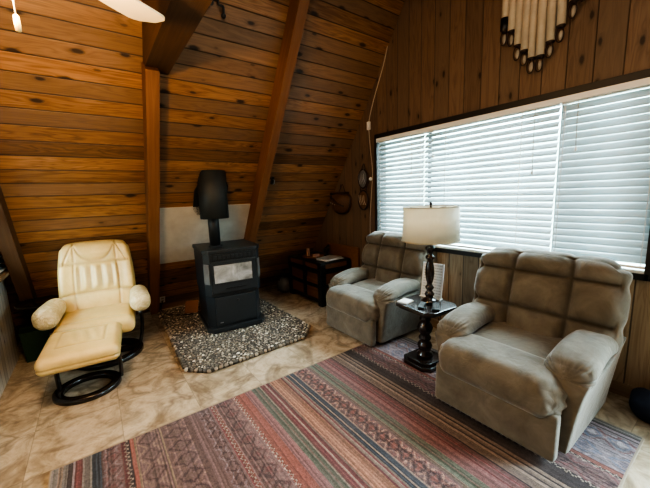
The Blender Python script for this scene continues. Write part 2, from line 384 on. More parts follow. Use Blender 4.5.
def cushion(name, m, parent, half, r, n=20, fn=None, loc=(0, 0, 0), rot=(0, 0, 0)):
    """soft box: rounded-box grid, reshaped by fn(points, unit coords) -> points"""
    hx, hy, hz = half
    idx = {}; U = []; F = []
    def vid(i, j, k):
        key = (i, j, k)
        if key not in idx: idx[key] = len(U); U.append((2 * i / n - 1, 2 * j / n - 1, 2 * k / n - 1))
        return idx[key]
    for a in range(n):
        for b in range(n):
            for s in (0, n):
                q = [(a, b), (a + 1, b), (a + 1, b + 1), (a, b + 1)]
                if s == n: q1 = q
                else: q1 = q[::-1]
                F.append(tuple(vid(i, j, s) for i, j in q1)); F.append(tuple(vid(s, i, j) for i, j in q1)); F.append(tuple(vid(j, s, i) for i, j in q1))
    U = np.array(U)
    h = np.array([hx, hy, hz]); rr = np.minimum(r, h * .999)
    Q = np.sin(U * PI / 2) * .35 + U * .65
    q = Q * h; cl = np.clip(q, -(h - rr), h - rr); d = q - cl
    dn = d / rr; L = np.linalg.norm(dn, axis=1, keepdims=True); mx = np.max(np.abs(dn), axis=1, keepdims=True)
    dn = np.where(L > 1e-6, dn / np.maximum(L, 1e-6) * mx, 0)
    P = cl + dn * rr
    seam = None
    if fn is not None:
        P = fn(P, U)
        if isinstance(P, tuple): P, seam = P
    Rm = np.array(Matrix.Rotation(rot[2], 3, 'Z') @ Matrix.Rotation(rot[1], 3, 'Y') @ Matrix.Rotation(rot[0], 3, 'X'))
    P = P @ Rm.T + np.array(loc)
    me = bpy.data.meshes.new(name); me.from_pydata(P.tolist(), [], F); me.update()
    at = me.attributes.new('seam', 'FLOAT', 'POINT'); at.data.foreach_set('value', np.zeros(len(P)) if seam is None else np.clip(seam, 0, 1))
    return link(name, me, m, parent, True)

def thing(name, label, cat, loc=(0, 0, 0), rz=0, group=None):
    o = bpy.data.objects.new(name, None); COL.objects.link(o); o.empty_display_size = .05
    o.location = loc; o.rotation_euler = (0, 0, rz); o['label'] = label; o['category'] = cat
    if group: o['group'] = group
    return o
def tag(o, label, cat, group=None):
    o['label'] = label; o['category'] = cat
    if group: o['group'] = group
    return o
def struct(o): o['kind'] = 'structure'; return o
def copy_tree(o, parent=None):
    c = o.copy(); COL.objects.link(c); c.parent = parent
    for ch in list(o.children): copy_tree(ch, c)
    return c

# ------------------------------------------------------------------ room shell
XG, XL, YB, TH = 2.827, -.80, 4.649, R(56.15)
TT = math.tan(TH)
YA = 1.05; ZA = (YB - YA) * TT                # ridge
YF = YA - (YB - YA)                           # far foot of the other slope
def zs(y): return (YB - y) * TT if y > YA else (y - YF) * TT

struct(MB().box(XL - .2, XG + .2, YF - .2, YB + .2, -.1, 0).build('floor', M['floor']))
Ls = (YB - YA) / math.cos(TH)
# near slope seen in the photo: local x along the boards, local y up the slope, local z into the room
o = struct(MB().box(XL - .1, XG + .1, 0, Ls, -.12, 0).build('wall_back_slope', M['slope']))
o.matrix_world = Matrix(((1, 0, 0, 0), (0, -math.cos(TH), -math.sin(TH), YB), (0, math.sin(TH), -math.cos(TH), 0), (0, 0, 0, 1)))
SLOPE = o.matrix_world.copy()
o = struct(MB().box(XL - .1, XG + .1, 0, Ls, -.12, 0).build('wall_front_slope', M['slope']))
o.matrix_world = Matrix(((-1, 0, 0, XL + XG), (0, math.cos(TH), math.sin(TH), YF), (0, math.sin(TH), -math.cos(TH), 0), (0, 0, 0, 1)))

def gable(name, x0, x1, holes, mats):
    """gable wall as slabs round rectangular holes (y0,y1,z0,z1); the triangle is clipped by the two slopes"""
    mb = MB()
    ys = sorted({YF, YB, YA} | {h[0] for h in holes} | {h[1] for h in holes})
    for a, b in zip(ys, ys[1:]):
        cuts = sorted([(h[2], h[3]) for h in holes if h[0] <= a + 1e-6 and h[1] >= b - 1e-6])
        z = 0
        for c0, c1 in cuts + [(None, None)]:
            if c0 is not None and c0 <= z + 1e-6: z = c1; continue
            ta, tb = (c0, c0) if c0 is not None else (zs(a), zs(b))
            ta, tb = max(ta, z), max(tb, z)
            P = [(x0, a, z), (x0, b, z), (x0, b, tb), (x0, a, ta), (x1, a, z), (x1, b, z), (x1, b, tb), (x1, a, ta)]
            mb.add(P, [(0, 1, 2, 3), (7, 6, 5, 4), (0, 4, 5, 1), (1, 5, 6, 2), (2, 6, 7, 3), (3, 7, 4, 0)])
            z = c1
    return struct(mb.build(name, mats))
WY0, WY1, WZ0, WZ1 = .40, 2.785, .872, 2.09       # big window
DY0, DY1, DZ1 = -1.35, -.25, 2.03                # glazed door further along the same wall
gable('wall_right', XG, XG + .14, [(WY0, WY1, WZ0, WZ1), (DY0, DY1, 0, DZ1)], M['gable'])
# boards below the window: cool daylight put into a paler, greyer colour
struct(MB().box(XG - .012, XG, -.25, 2.90, .09, WZ0 - .02).build('wall_right_lower', M['daylit_boards']))
struct(MB().box(XG - .022, XG - .001, -.25, YB - .08, .002, .095, .004).build('baseboard_right', M['trimwood']))
LY0, LY1, LZ0, LZ1 = 2.3, 3.55, .90, 1.45
gable('wall_left', XL - .14, XL, [(LY0, LY1, LZ0, LZ1)], M['gable'])

# big window: dark frame, glass, mullions
w = thing('window_1', 'wide window in a dark frame', 'window', (XG, 0, 0)); del w['label']; del w['category']; struct(w)
mb = MB(); t_ = .038
mb.box(-.035, .10, WY0 - .01, WY1 + .02, WZ1 - .012, WZ1 + t_, .003); mb.box(-.035, .10, WY0 - .01, WY1 + .02, WZ0 - t_, WZ0 + .004, .003)
mb.box(-.035, .10, WY1 - .012, WY1 + .024, WZ0 - t_, WZ1 + t_, .003); mb.box(-.035, .10, WY0 - .024, WY0 + .012, WZ0 - t_, WZ1 + t_, .003)
for yy in (2.115, .95): mb.box(.07, .10, yy - .014, yy + .014, WZ0, WZ1, .003)
f = mb.build('window_frame', M['frame_dark'], w)
MB().box(.078, .084, WY0, WY1, WZ0, WZ1).build('pane', M['glass'], f)
# inner sill board (white lip under the blinds)
MB().box(-.030, .06, WY0 + .015, WY1 - .015, WZ0 + .004, WZ0 + .022, .003).build('window_sill', M['white'], w)

def blind(name, label, y0, y1, z0, z1, x, tilt, side, nslat_pitch=.0495, cords=(), swing=0.0, trap=None):
    b = thing(name, label, 'window blind', (x, (y0 + y1) / 2, z1), 0, 'white slatted blinds on the windows')
    hw = (y1 - y0) / 2; H = z1 - z0
    mb = MB(); k = 0; z = -.075; sl = .0255
    while z > -H + .04:
        ya, yb = -hw + .004, hw - .004
        if trap: yb = min(yb, trap - (z1 + z) / TT - (y0 + y1) / 2)
        a = tilt + rng.normal(0, R(1.0)); prev = None
        vs = []
        for q in (-1, -.5, 0, .5, 1):
            ax_ = q * sl; cz = .0035 * (1 - q * q)
            dx = ax_ * math.cos(a) - cz * math.sin(a) * side; dz = ax_ * math.sin(a) * side + cz * math.cos(a)
            for yy in (ya, yb): vs.append((dx, yy + swing * (-z), z + dz))
        mb.add(vs, [(2 * i, 2 * i + 1, 2 * i + 3, 2 * i + 2) for i in range(4)], True)
        z -= nslat_pitch
    s_ = mb.build('slats', M['slat'], b)
    md = s_.modifiers.new('thick', 'SOLIDIFY'); md.thickness = .0025
    MB().box(-.024, .024, -hw + .004, (hw if not trap else min(hw, trap - z1 / TT - (y0 + y1) / 2)) - .004, -.045, -.008, .003).build('headrail', M['white'], b)
    MB().box(-.022, .022, -hw + .004, hw - .004, -H + .006, -H + .026, .004).build('bottom_rail', M['white'], b)
    for fy in ((-.36, .36) if hw > .4 else (-.55, .55)):
        if trap: continue
        for sx in (-.027, .027):
            MB().box(sx - .001, sx + .001, fy * hw * 1.6 - .002, fy * hw * 1.6 + .002, -H + .02, -.04).build('ladder_tape', M['white'], b)
    for cy, cl in cords:
        mb = MB().tube([(-.036, cy, -.03), (-.038, cy, -cl * .5), (-.036, cy - .004, -cl)], .0022, 6)
        cd = mb.build('pull_cord', M['cord'], b)
        MB().lathe([(.003, .012), (.007, 0), (.009, -.016), (.005, -.024)], 10, (-.036, cy - .004, -cl)).build('tassel', M['white'], cd)
    return b
TL = R(54)
blind('window_blind', 'narrow white slatted blind, farthest from the camera above the tufted recliner', 2.119, 2.765, WZ0 + .025, WZ1 - .015, XG + .006, TL, 1, cords=((-.18, .42),))
blind('window_blind', 'widest white slatted blind, middle one of the big window behind the lamp', .945, 2.115, WZ0 + .025, WZ1 - .015, XG + .006, TL, 1, cords=((-.43, .50), (.47, .28)))
blind('window_blind', 'white slatted blind at the right end, closed flatter than its neighbours', .404, .941, WZ0 + .025, WZ1 - .015, XG + .006, R(71), 1, cords=((.16, .36),))
tag(MB().box(XG - .046, XG - .038, WY0 + .02, WY1 - .018, WZ1 - .056, WZ1 - .014, .002).build('blind_valance', M['white']), 'long white valance strip along the top of the big window', 'valance')

# small window on the left
w = thing('window_2', '', ''); del w['label']; del w['category']; struct(w)
w.location = (XL, 0, 0)
mb = MB()
for a in ((LY0 - .03, LY1 + .03, LZ1, LZ1 + .03), (LY0 - .03, LY1 + .03, LZ0 - .03, LZ0), (LY0 - .03, LY0, LZ0, LZ1), (LY1, LY1 + .03, LZ0, LZ1)): mb.box(-.1, .012, *a, .003)
f = mb.build('window_frame', M['white'], w)
MB().box(-.09, -.084, LY0, LY1, LZ0, LZ1).build('pane', M['glass'], f)
blind('window_blind', 'white slatted blind at the left edge, half hidden behind the sloping rafter', LY0 + .05, 4.02, .885, 1.40, XL + .085, R(35), -1, trap=YB - .05)
MB().box(.0, .135, LY0 - .05, 4.03, .845, .872, .004).build('window_sill', M['trimwood'], w)
o = MB().box(XL, XL + .06, 1.9, 4.10, .0, .842, .004).build('wall_left_lower', M['panelling']); struct(o)

# glazed door beyond the right edge of the picture
w = thing('door_1', '', ''); del w['label']; del w['category']; struct(w); w.location = (XG, 0, 0)
mb = MB()
for a in ((DY0, DY0 + .1, 0.005, DZ1), (DY1 - .1, DY1, .005, DZ1), (DY0, DY1, DZ1 - .12, DZ1), (DY0, DY1, .005, .2)): mb.box(.03, .08, *a, .003)
mb.build('door_frame', M['white'], w); MB().box(.05, .056, DY0 + .1, DY1 - .1, .2, DZ1 - .12).build('pane', M['glass'], w)
MB().lathe([(.0, -.02), (.02, -.02), (.022, 0), (.0, .01)], 12, (.0, DY1 - .05, 1.0)).build('door_handle', M['brass'], w)

# rafters: boxes laid on the slope (local x, up the slope, into the room)
def rafter(name, x0, x1, s0, s1, d, label=None):
    o = struct(MB().box(x0, x1, s0, s1, .0, d, .004).build(name, M['beam' if name == 'trim_1' else 'rafter'])); o.matrix_world = SLOPE; return o  # left rafter takes the darker wood to stand in for shade on it
DR = .165
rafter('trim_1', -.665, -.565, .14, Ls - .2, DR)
rafter('trim_2', .44, .54, .14, (2.47) / math.sin(TH) + .055, DR)
rafter('trim_3', 1.572, 1.668, .14, Ls - .2, DR)
# tie beam running from the slope over the room
mb = MB(); zb = 2.465; zt = 2.86; bx0, bx1 = .452, .632
yA = lambda z: YB - z / TT + .02
mb.add([(bx0, YF + 1.7, zb), (bx1, YF + 1.7, zb), (bx1, YF + 1.9, zt), (bx0, YF + 1.9, zt), (bx0, yA(zb), zb), (bx1, yA(zb), zb), (bx1, yA(zt), zt), (bx0, yA(zt), zt)],
       [(3, 2, 1, 0), (4, 5, 6, 7), (0, 1, 5, 4), (2, 3, 7, 6), (1, 2, 6, 5), (0, 4, 7, 3)])
struct(mb.build('trim_4', M['beam']))

# ------------------------------------------------------------------ heat shield, hearth, stove
o = MB().box(.545, 1.585, .855, 1.655, .0, .012, .002).build('heat_shield', M['cement'])
o.matrix_world = SLOPE; tag(o, 'pale grey cement board fixed to the boards behind the stove', 'heat shield')

HP = [(.53, 4.50), (.482, 2.76), (.625, 2.605), (1.60, 2.635), (1.785, 2.85), (1.76, 4.50)]
h = thing('hearth_pad', 'pebble covered hearth pad with clipped corners under the black stove', 'hearth', (0, 0, 0))
MB().prism(HP, .001, .030).build('base_slab', M['grout'], h)
def inside(x, y, poly, m=0):
    ok = True
    n = len(poly)
    A = sum(poly[i][0] * poly[(i + 1) % n][1] - poly[(i + 1) % n][0] * poly[i][1] for i in range(n))
    sg = 1 if A > 0 else -1
    for i in range(n):
        x0, y0 = poly[i]; x1, y1 = poly[(i + 1) % n]; l = math.hypot(x1 - x0, y1 - y0)
        if sg * ((x1 - x0) * (y - y0) - (y1 - y0) * (x - x0)) / l < m: return False
    return True
bmi = bmesh.new(); bmesh.ops.create_icosphere(bmi, subdivisions=1, radius=1); bmi.verts.ensure_lookup_table()
IV = np.array([v.co[:] for v in bmi.verts]); IF = [tuple(v.index for v in f.verts) for f in bmi.faces]; bmi.free()
mb = MB(); cell = .027; grid = {}
def try_peb(x, y, r, z=.030, upright=False):
    gx, gy = int(x / cell), int(y / cell)
    for i in range(gx - 2, gx + 3):
        for j in range(gy - 2, gy + 3):
            for (px, py, pr) in grid.get((i, j), ()):
                if (px - x) ** 2 + (py - y) ** 2 < ((pr + r) * .80) ** 2: return False
    grid.setdefault((gx, gy), []).append((x, y, r))
    a = rng.uniform(0, PI); e = rng.uniform(.75, 1.0)
    sc = np.array([r * 1.08, r * e, r * rng.uniform(.38, .55)])
    V = IV * sc
    if upright: V = IV * np.array([r * 1.05, r * .8, .020])
    ca, sa = math.cos(a), math.sin(a)
    W = np.stack([V[:, 0] * ca - V[:, 1] * sa + x, V[:, 0] * sa + V[:, 1] * ca + y, V[:, 2] + z], 1)
    mb.add(W.tolist(), IF, True); return True
n = len(HP)
for i in range(n):
    if i == n - 1: continue
    x0, y0 = HP[i]; x1, y1 = HP[(i + 1) % n]; l = math.hypot(x1 - x0, y1 - y0); q = 0
    while q < l:
        r = rng.uniform(.016, .026); q += r
        try_peb(x0 + (x1 - x0) * q / l, y0 + (y1 - y0) * q / l, r, .021, True); q += r
for tr_ in range(34000):
    x, y = rng.uniform(.48, 1.80), rng.uniform(2.60, 4.50)
    if not inside(x, y, HP, .008): continue
    try_peb(x, y, rng.choice([.009, .012, .0145, .018], p=[.25, .35, .28, .12]))
pb = mb.build('pebbles', M['pebble'], h); pb['kind'] = 'stuff'

HT = .040   # top of the pebbles
sv = thing('pellet_stove', 'black pellet stove with viewing window standing on the pebble hearth', 'stove', (1.165, 3.53, HT), R(-5.5))
FR = -.27   # front plane
body = [(-.292, .37), (-.292, -.20), (-.243, FR), (.250, FR), (.312, -.18), (.312, .37)]
low = [(-.285, .34), (-.285, -.14), (-.222, FR + .015), (.225, FR + .015), (.30, -.13), (.30, .34)]
MB().prism([(x * 1.06, y * 1.05 - .005) for x, y in body], 0, .05, .006).build('base', M['blackmetal'], sv)
MB().prism(low, .045, .40, .004).build('pedestal', M['blackmetal'], sv)
MB().prism(body, .395, .845, .006).build('firebox', M['blackmetal'], sv)
MB().prism([(x * 1.035, y * 1.03) for x, y in body], .843, .888, .010).build('top_plate', M['blackmetal'], sv)
# grille under the top
mb = MB().box(-.22, .22, FR - .012, FR + .01, .772, .842, .004)
MB_ = mb.build('grille', M['stovedark'], sv)
mb = MB()
for k in range(9): mb.box(-.195 + k * .044, -.165 + k * .044, FR - .018, FR - .008, .790, .826, .003)
mb.build('grille_bar', M['blackmetal'], MB_)
# door with window
d = MB().box(-.240, .245, FR - .022, FR + .005, .425, .768, .008).build('door', M['blackmetal'], sv)
MB().box(-.215, .195, FR - .027, FR - .018, .535, .735, .003).build('window_pane', M['stove_reflection'], d)
mb = MB()
for sx in (-1, 1):
    MB().prism([(-.2475, FR - .003), (-.289, -.2025), (-.295, -.2045), (-.2535, FR - .006)] if sx < 0 else [(.256, FR - .003), (.307, -.187), (.313, -.190), (.262, FR - .006)], .53, .74).build('side_window', M['glazed'], sv)
MB().box(-.215, .195, FR - .030, FR - .02, .727, .742, .003).box(-.215, .195, FR - .030, FR - .02, .528, .541, .003).box(-.222, -.208, FR - .030, FR - .02, .528, .742, .003).box(.19, .203, FR - .030, FR - .02, .528, .742, .003).build('window_trim', M['blackmetal'], d)
MB().box(-.10, .12, FR - .030, FR - .02, .468, .480, .003).build('slot', M['stovedark'], d)
a = MB().box(-.215, .215, FR - .004, FR + .02, .075, .375, .006).build('ash_door', M['blackmetal'], sv)
MB().lathe([(0, 0), (.012, 0), (.012, .012), (.0, .014)], 12).build('latch', M['stovedark'], a).matrix_local = Matrix.Translation((0.02, FR - .004, .325)) @ Matrix.Rotation(PI / 2, 4, 'X')
MB().box(-.185, -.15, FR - .006, FR, .10, .108).build('badge', M['steel'], a)
MB().lathe([(.058, .885), (.058, 1.36)], 24, (-.112, .0, 0)).build('stove_pipe', M['blackmetal'], sv)
MB().lathe([(.075, .885), (.075, .90), (.06, .905)], 24, (-.112, .0, 0)).build('pipe_collar', M['blackmetal'], sv)
# sheet metal shroud where the pipe leaves through the slope
hd = thing('flue_shroud', 'tall rounded black sheet metal shroud over the stove pipe on the sloping wall', 'flue shroud', (1.08, 3.56, 0))
ring = []; nseg = 30; r_ = .150
vs = []; fs = []
for i in range(nseg + 1):
    a = 2 * PI * i / nseg; x = r_ * math.cos(a); y = r_ * math.sin(a)
    zt_ = max(1.26, (YB - (y + 3.56)) * TT - .002) if True else 0
    zt_ = min(zt_, 1.745)
    vs += [(x, y, 1.235), (x, y, max(zt_, 1.24))]
for i in range(nseg): fs.append((2 * i, 2 * i + 2, 2 * i + 3, 2 * i + 1))
sh_ = MB().add(vs, fs, True)
sh_.add([(r_ * 1.0 * math.cos(2 * PI * i / nseg), r_ * math.sin(2 * PI * i / nseg), min(1.745, max(1.24, (YB - (r_ * math.sin(2 * PI * i / nseg) + 3.56)) * TT - .002))) for i in range(nseg)], [tuple(range(nseg))])
so = sh_.build('shroud', M['mattblack'], hd)
so.modifiers.new('t', 'SOLIDIFY').thickness = .004
mb = MB()
pl = [(-.20, 1.62), (-.20, 1.86), (-.12, 2.04), (.10, 2.04), (.16, 1.92), (.17, 1.62), (.14, 1.54), (-.15, 1.54)]
mb.prism(pl, .003, .012)
o = mb.build('backing_plate', M['blackmetal'], hd); o.matrix_world = SLOPE
o.parent = hd; o.matrix_parent_inverse = Matrix.Identity(4); o.matrix_local = Matrix.Translation((-1.08, -3.56, 0)) @ SLOPE @ Matrix.Translation((1.10, 0, 0))

# small reddish board leaning behind the stove, outlet, cable
o = MB().box(-.08, .08, -.006, .006, 0, .16, .003).build('leaning_board', M['copper']); o.location = (.85, 4.10, HT + .004); o.rotation_euler = (R(-35), 0, R(-25))
tag(o, 'small reddish brown board leaning behind the stove', 'board')
def on_slope(x, s, d=0): return SLOPE @ Vector((x, s, d))
ot = thing('wall_outlet', 'white wall outlet low on the boards beside the rafter', 'outlet', on_slope(.60, .20)); ot.rotation_euler = (R(180) - TH, 0, 0)
mo = SLOPE.to_3x3().to_euler(); ot.rotation_euler = mo
MB().box(-.035, .035, -.057, .057, 0, .006, .002).build('cover_plate', M['white'], ot)
for k in (-.025, .025): MB().box(-.016, .016, k - .013, k + .013, .006, .008).build('socket', M['cord'], ot)
pts = []
P0 = on_slope(.60, .19, .02)
for q in [P0, Vector((.56, 4.44, .09)), Vector((.56, 4.36, .055)), Vector((.60, 4.22, .052)), Vector((.72, 4.10, .052)), Vector((.85, 4.02, .052))]: pts.append(q)
def smooth_pts(P, k=6):
    P = [Vector(p) for p in P]; out = []
    for i in range(len(P) - 1):
        p0 = P[max(i - 1, 0)]; p1 = P[i]; p2 = P[i + 1]; p3 = P[min(i + 2, len(P) - 1)]
        for j in range(k):
            t = j / k; out.append(.5 * ((2 * p1) + (-p0 + p2) * t + (2 * p0 - 5 * p1 + 4 * p2 - p3) * t * t + (-p0 + 3 * p1 - 3 * p2 + p3) * t ** 3))
    out.append(P[-1]); return out
tag(MB().tube(smooth_pts(pts), .006, 6).build('power_cable', M['black']), 'black power cable from the outlet across the pebbles', 'cable')
hk = thing('wall_hook', 'small dark metal latch hook on the right side of the middle rafter', 'hook', on_slope(1.80, 1.98)); hk.rotation_euler = mo
MB().box(-.016, .016, -.05, .05, 0, .012, .003).build('plate', M['bronze_dark'], hk); MB().tube([(0, .02, .012), (0, .03, .05), (0, -.01, .06), (0, -.03, .04)], .007, 8).build('hook', M['steel'], hk)
ih = thing('hanging_iron', 'dark curled wire ornament high up beside the tie beam', 'ornament', on_slope(.90, 3.53)); ih.rotation_euler = mo
mb = MB().tube(smooth_pts([(-.03, .12, .0), (-.03, .02, .03), (.02, .01, .035), (.03, .06, .03), (.055, .07, .03), (.075, .02, .03), (.11, .015, .03), (.12, -.03, .03)]), .009, 8)
mb.ball((.12, -.045, .03), .02, (1, 1, .7)); mb.ball((-.01, -.01, .035), .018, (1, 1, .7)); mb.build('wire', M['bronze_dark'], ih)

# ------------------------------------------------------------------ rug
rg = thing('area_rug', 'large striped rug in rust, brown, green and lilac under both taupe recliners', 'rug')
MB().box(RX0, RX1, RY0, RY1, .001, .010, .003).build('pile', M['rug'], rg)
mb = MB()
for a in ((RX0 - .006, RX0 + .004, RY0, RY1), (RX1 - .004, RX1 + .006, RY0, RY1), (RX0, RX1, RY0 - .006, RY0 + .004), (RX0, RX1, RY1 - .004, RY1 + .006)): mb.box(a[0], a[1], a[2], a[3], .001, .011, .002)
mb.build('binding', M['rugedge'], rg)
RT = .0113

# ------------------------------------------------------------------ taupe recliners
def S(a, b, x): t = np.clip((x - a) / (b - a), 0, 1); return t * t * (3 - 2 * t)
def recliner(label, loc, rz, zoff):
    r = thing('recliner', label, 'recliner', loc, rz, 'taupe recliners under the window')
    # base on low runners
    MB().box(-.30, .30, -.30, .36, 0, .05, .006).build('base', M['black'], r)
    # backrest: three columns, three rows of puffs, top rolled
    def fb(P, U):
        P = P.copy(); u = (U[:, 0] + 1) / 2; v = (U[:, 2] + 1) / 2
        front = S(.2, 1, -U[:, 1]); top = S(.55, 1, U[:, 2])
        uc = 3 * u; gu = np.minimum(np.abs(uc - 1), np.abs(uc - 2)) / 3
        gv = np.minimum(np.abs(v - .73), np.abs(v - .42))
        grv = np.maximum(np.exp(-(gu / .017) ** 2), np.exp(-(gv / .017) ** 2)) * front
        wide = np.maximum(np.exp(-(gu / .05) ** 2), np.exp(-(gv / .06) ** 2))
        P[:, 1] += front * (.026 * grv + .030 * wide) * (1 - .4 * top)
        P[:, 2] -= top * .014 * np.exp(-(gu / .03) ** 2)
        # crown and taper
        P[:, 2] -= top * .030 * U[:, 0] ** 4
        wd = 1 + .05 * np.sin(PI * v) - .04 * S(.85, 1.0, v) - .10 * S(.35, 0, v)
        P[:, 0] *= wd
        P[:, 0] -= np.sign(U[:, 0]) * .012 * S(.7, 1, np.abs(U[:, 0])) * np.exp(-(gv / .05) ** 2)
        # recline curve: lower back forward, top rolls backward
        P[:, 1] += .06 * (v - .2) ** 2
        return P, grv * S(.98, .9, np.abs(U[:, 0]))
    cushion('backrest', M['fabric'], r, (.432, .108, .350), .098, 60, fb, (0, .240, .660), (R(-12), 0, 0))
    # seat
    def fs_(P, U):
        P = P.copy(); top = S(.0, 1, U[:, 2])
        P[:, 2] += top * .02 * np.cos(U[:, 0] * PI / 2) * np.cos(U[:, 1] * PI / 2); return P
    cushion('seat_cushion', M['fabric'], r, (.285, .28, .10), .06, 24, fs_, (0, -.05, .355), (R(4), 0, 0))
    # rolled leg-rest pad over the front edge
    def fp(P, U):
        P = P.copy(); e = S(.55, 1, np.abs(U[:, 0]))
        P[:, 1] += e * e * .03; P[:, 2] -= e * .012
        ru = np.sin((P[:, 2] * 95 + P[:, 1] * 60)) * S(.80, .97, np.abs(U[:, 0])) * .005
        P[:, 0] += ru * np.sign(U[:, 0]); P[:, 1] += ru * .8
        P[:, 2] += .014 * np.cos(U[:, 0] * PI / 2) * S(0, 1, U[:, 2])
        return P
    cushion('leg_rest_pad', M['fabric'], r, (.358, .165, .112), .095, 44, fp, (0, -.315, .352), (R(5), 0, 0))
    # flat front panel
    def fl(P, U):
        P = P.copy(); P[:, 1] -= .012 * np.cos(U[:, 0] * PI / 2) * np.cos(U[:, 2] * PI / 2) * S(0, 1, -U[:, 1]); return P
    cushion('front_panel', M['fabric'], r, (.355, .035, .130), .022, 20, fl, (0, -.40, .157), (R(-2), 0, 0))
    MB().box(-.30, .30, -.375, -.34, .06, .27, .004).build('panel_board', M['seam'], r)
    for sd in (-1, 1):
        am = thing('armrest', '', ''); del am['label']; del am['category']; am.parent = r
        # upholstered side panel
        def fside(P, U, sd=sd):
            P = P.copy(); hh = (U[:, 2] + 1) / 2
            P[:, 0] += sd * S(-.2, 1, U[:, 0] * sd) * (.068 * hh ** 1.5 - .01); P[:, 2] += S(0, 1, U[:, 2]) * S(-.2, 1, U[:, 1]) * .06; return P
        cushion('side_panel', M['fabric'], am, (.058, .35, .210), .016, 20, fside, (sd * .33, .02, .245))
        # pillow top, drooping and gathered at the front
        def fa(P, U, sd=sd):
            P = P.copy(); fr = S(.15, -1, U[:, 1])
            P[:, 2] += .030 * S(-1, .2, U[:, 1]) * S(1.1, .1, U[:, 1])
            P[:, 2] -= .020 * fr ** 2.2
            P[:, 0] *= 1 + .05 * S(.3, -.6, U[:, 1])
            P[:, 1] += .02 * fr * U[:, 2]
            ang = np.arctan2(P[:, 2] + .03, P[:, 0])
            P += (S(-.35, -.95, U[:, 1]) * .0045 * np.sin(ang * 22 + 1.5 * np.sin(ang * 7)))[:, None] * np.stack([np.cos(ang), -.6 * np.ones_like(ang), np.sin(ang)], 1)
            under = S(-.2, -1, U[:, 2]); P[:, 2] += under * .02 * (1 - np.abs(U[:, 0]))
            P[:, 2] += under * .02 * S(0, 1, U[:, 0] * sd)
            return P
        cushion('arm_pad', M['fabric'], am, (.108, .268, .068), .066, 40, fa, (sd * .338, -.055, .488), (R(2), 0, 0))
    return r
recliner('taupe microfibre recliner nearest the camera, right of the lamp table', (2.190, .858, RT), R(-90), RT)
recliner('taupe microfibre recliner in the corner, between the trunk and the lamp table', (2.365, 2.36, RT), R(-90), 0)

# ------------------------------------------------------------------ cream leather chair and footstool
def ring_base(mb, R0, R1, h, c=(0, 0, 0), sy=1.0, a0=0, a1=2 * PI):
    prof = [(R0, 0.0), (R1 - .006, 0), (R1, .006), (R1, h - .008), (R1 - .008, h), (R0 + .008, h), (R0, h - .008), (R0, 0)]
    k = 40; vs = []; fs = []; m = len(prof) - 1
    for i in range(k):
        a = 2 * PI * i / k
        for rr, z in prof[:-1]: vs.append((c[0] + rr * math.cos(a), c[1] + rr * math.sin(a) * sy, c[2] + z))
    for i in range(k):
        j = (i + 1) % k
        for q in range(m): fs.append((i * m + q, j * m + q, j * m + (q + 1) % m, i * m + (q + 1) % m))
    mb.add(fs and vs, fs, True); return mb
ch = thing('leather_armchair', 'cream leather swivel armchair on a black ring base against the boards', 'armchair', (-.03, 3.56, 0), R(-7))
bs = ring_base(MB(), .215, .285, .045).build('base_ring', M['darkwood'], ch)
for sd in (-1, 1):
    P = smooth_pts([(sd * .255, .06, .03), (sd * .285, .07, .15), (sd * .30, .06, .30), (sd * .30, -.04, .40), (sd * .30, -.16, .41)])
    MB().tube(P, .024, 10, flat=.7).build('arm_support', M['darkwood'], ch)
MB().lathe([(.05, .04), (.045, .3)], 20).box(-.25, .25, -.03, .03, .012, .05, .004).build('column', M['darkwood'], ch)
def smoothstep_groove(d, w): return np.exp(-(d / w) ** 2)
def fcb(P, U):
    P = P.copy(); u = U[:, 0]; v = (U[:, 2] + 1) / 2; front = S(.1, .9, -U[:, 1])
    g = np.zeros(len(u)); w = .022
    # head panel bowl
    hb = .70 + .16 * np.abs(u / .45) ** 3
    g += 1.0 * smoothstep_groove(v - hb, .016) * (np.abs(u) < .50)
    g += smoothstep_groove(np.abs(u) - (.50 + .12 * (v - .75)), w) * (v > .70)
    g += smoothstep_groove(np.abs(u) - (.88 - .9 * (v - .55) * (v > .55)), w) * (v > .66) * .8
    g += smoothstep_groove(v - .675, .014) * .9 * (np.abs(u) < .97)
    g += smoothstep_groove(v - (.355 - .06 * np.clip(np.abs(u) - .5, 0, 1)), .014) * .9
    g += smoothstep_groove(np.abs(u) - .50, w) * (v < .675) * .8
    pl = (np.abs(u) < .47) * S(.37, .43, v) * S(.67, .60, v)
    P[:, 1] += front * (.014 * g)
    P[:, 1] -= front * pl * .011 * np.cos(u / .47 * PI * 4.0)
    P[:, 1] -= front * .018 * np.cos(u * PI / 2) * (S(.70, .80, v) + .6 * pl)
    P[:, 1] -= front * .022 * S(.55, .95, np.abs(u)) * S(.1, .5, v)          # side wings
    wd = 1.0 - .09 * S(.45, 1, v) - .07 * S(.32, 0, v); P[:, 0] *= wd
    P[:, 2] -= .04 * np.abs(u) ** 3 * S(.7, 1, v)
    P[:, 1] += .05 * (v) ** 2
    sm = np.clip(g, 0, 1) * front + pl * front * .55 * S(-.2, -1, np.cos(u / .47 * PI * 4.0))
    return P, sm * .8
cushion('backrest', M['cream'], ch, (.308, .070, .375), .068, 84, fcb, (-.03, .185, .73), (R(-14), 0, 0))
def fcs(P, U):
    P = P.copy(); P[:, 2] += .02 * np.cos(U[:, 0] * PI / 2) * S(0, 1, U[:, 2]); e = S(.4, -1, U[:, 1]); P[:, 2] -= e * e * .012
    P[:, 2] -= .010 * smoothstep_groove(U[:, 1] + .55, .06) * S(.3, .9, U[:, 2]); return P
cushion('seat_cushion', M['cream'], ch, (.295, .27, .075), .062, 30, fcs, (-.04, -.045, .382), (R(3), 0, 0))
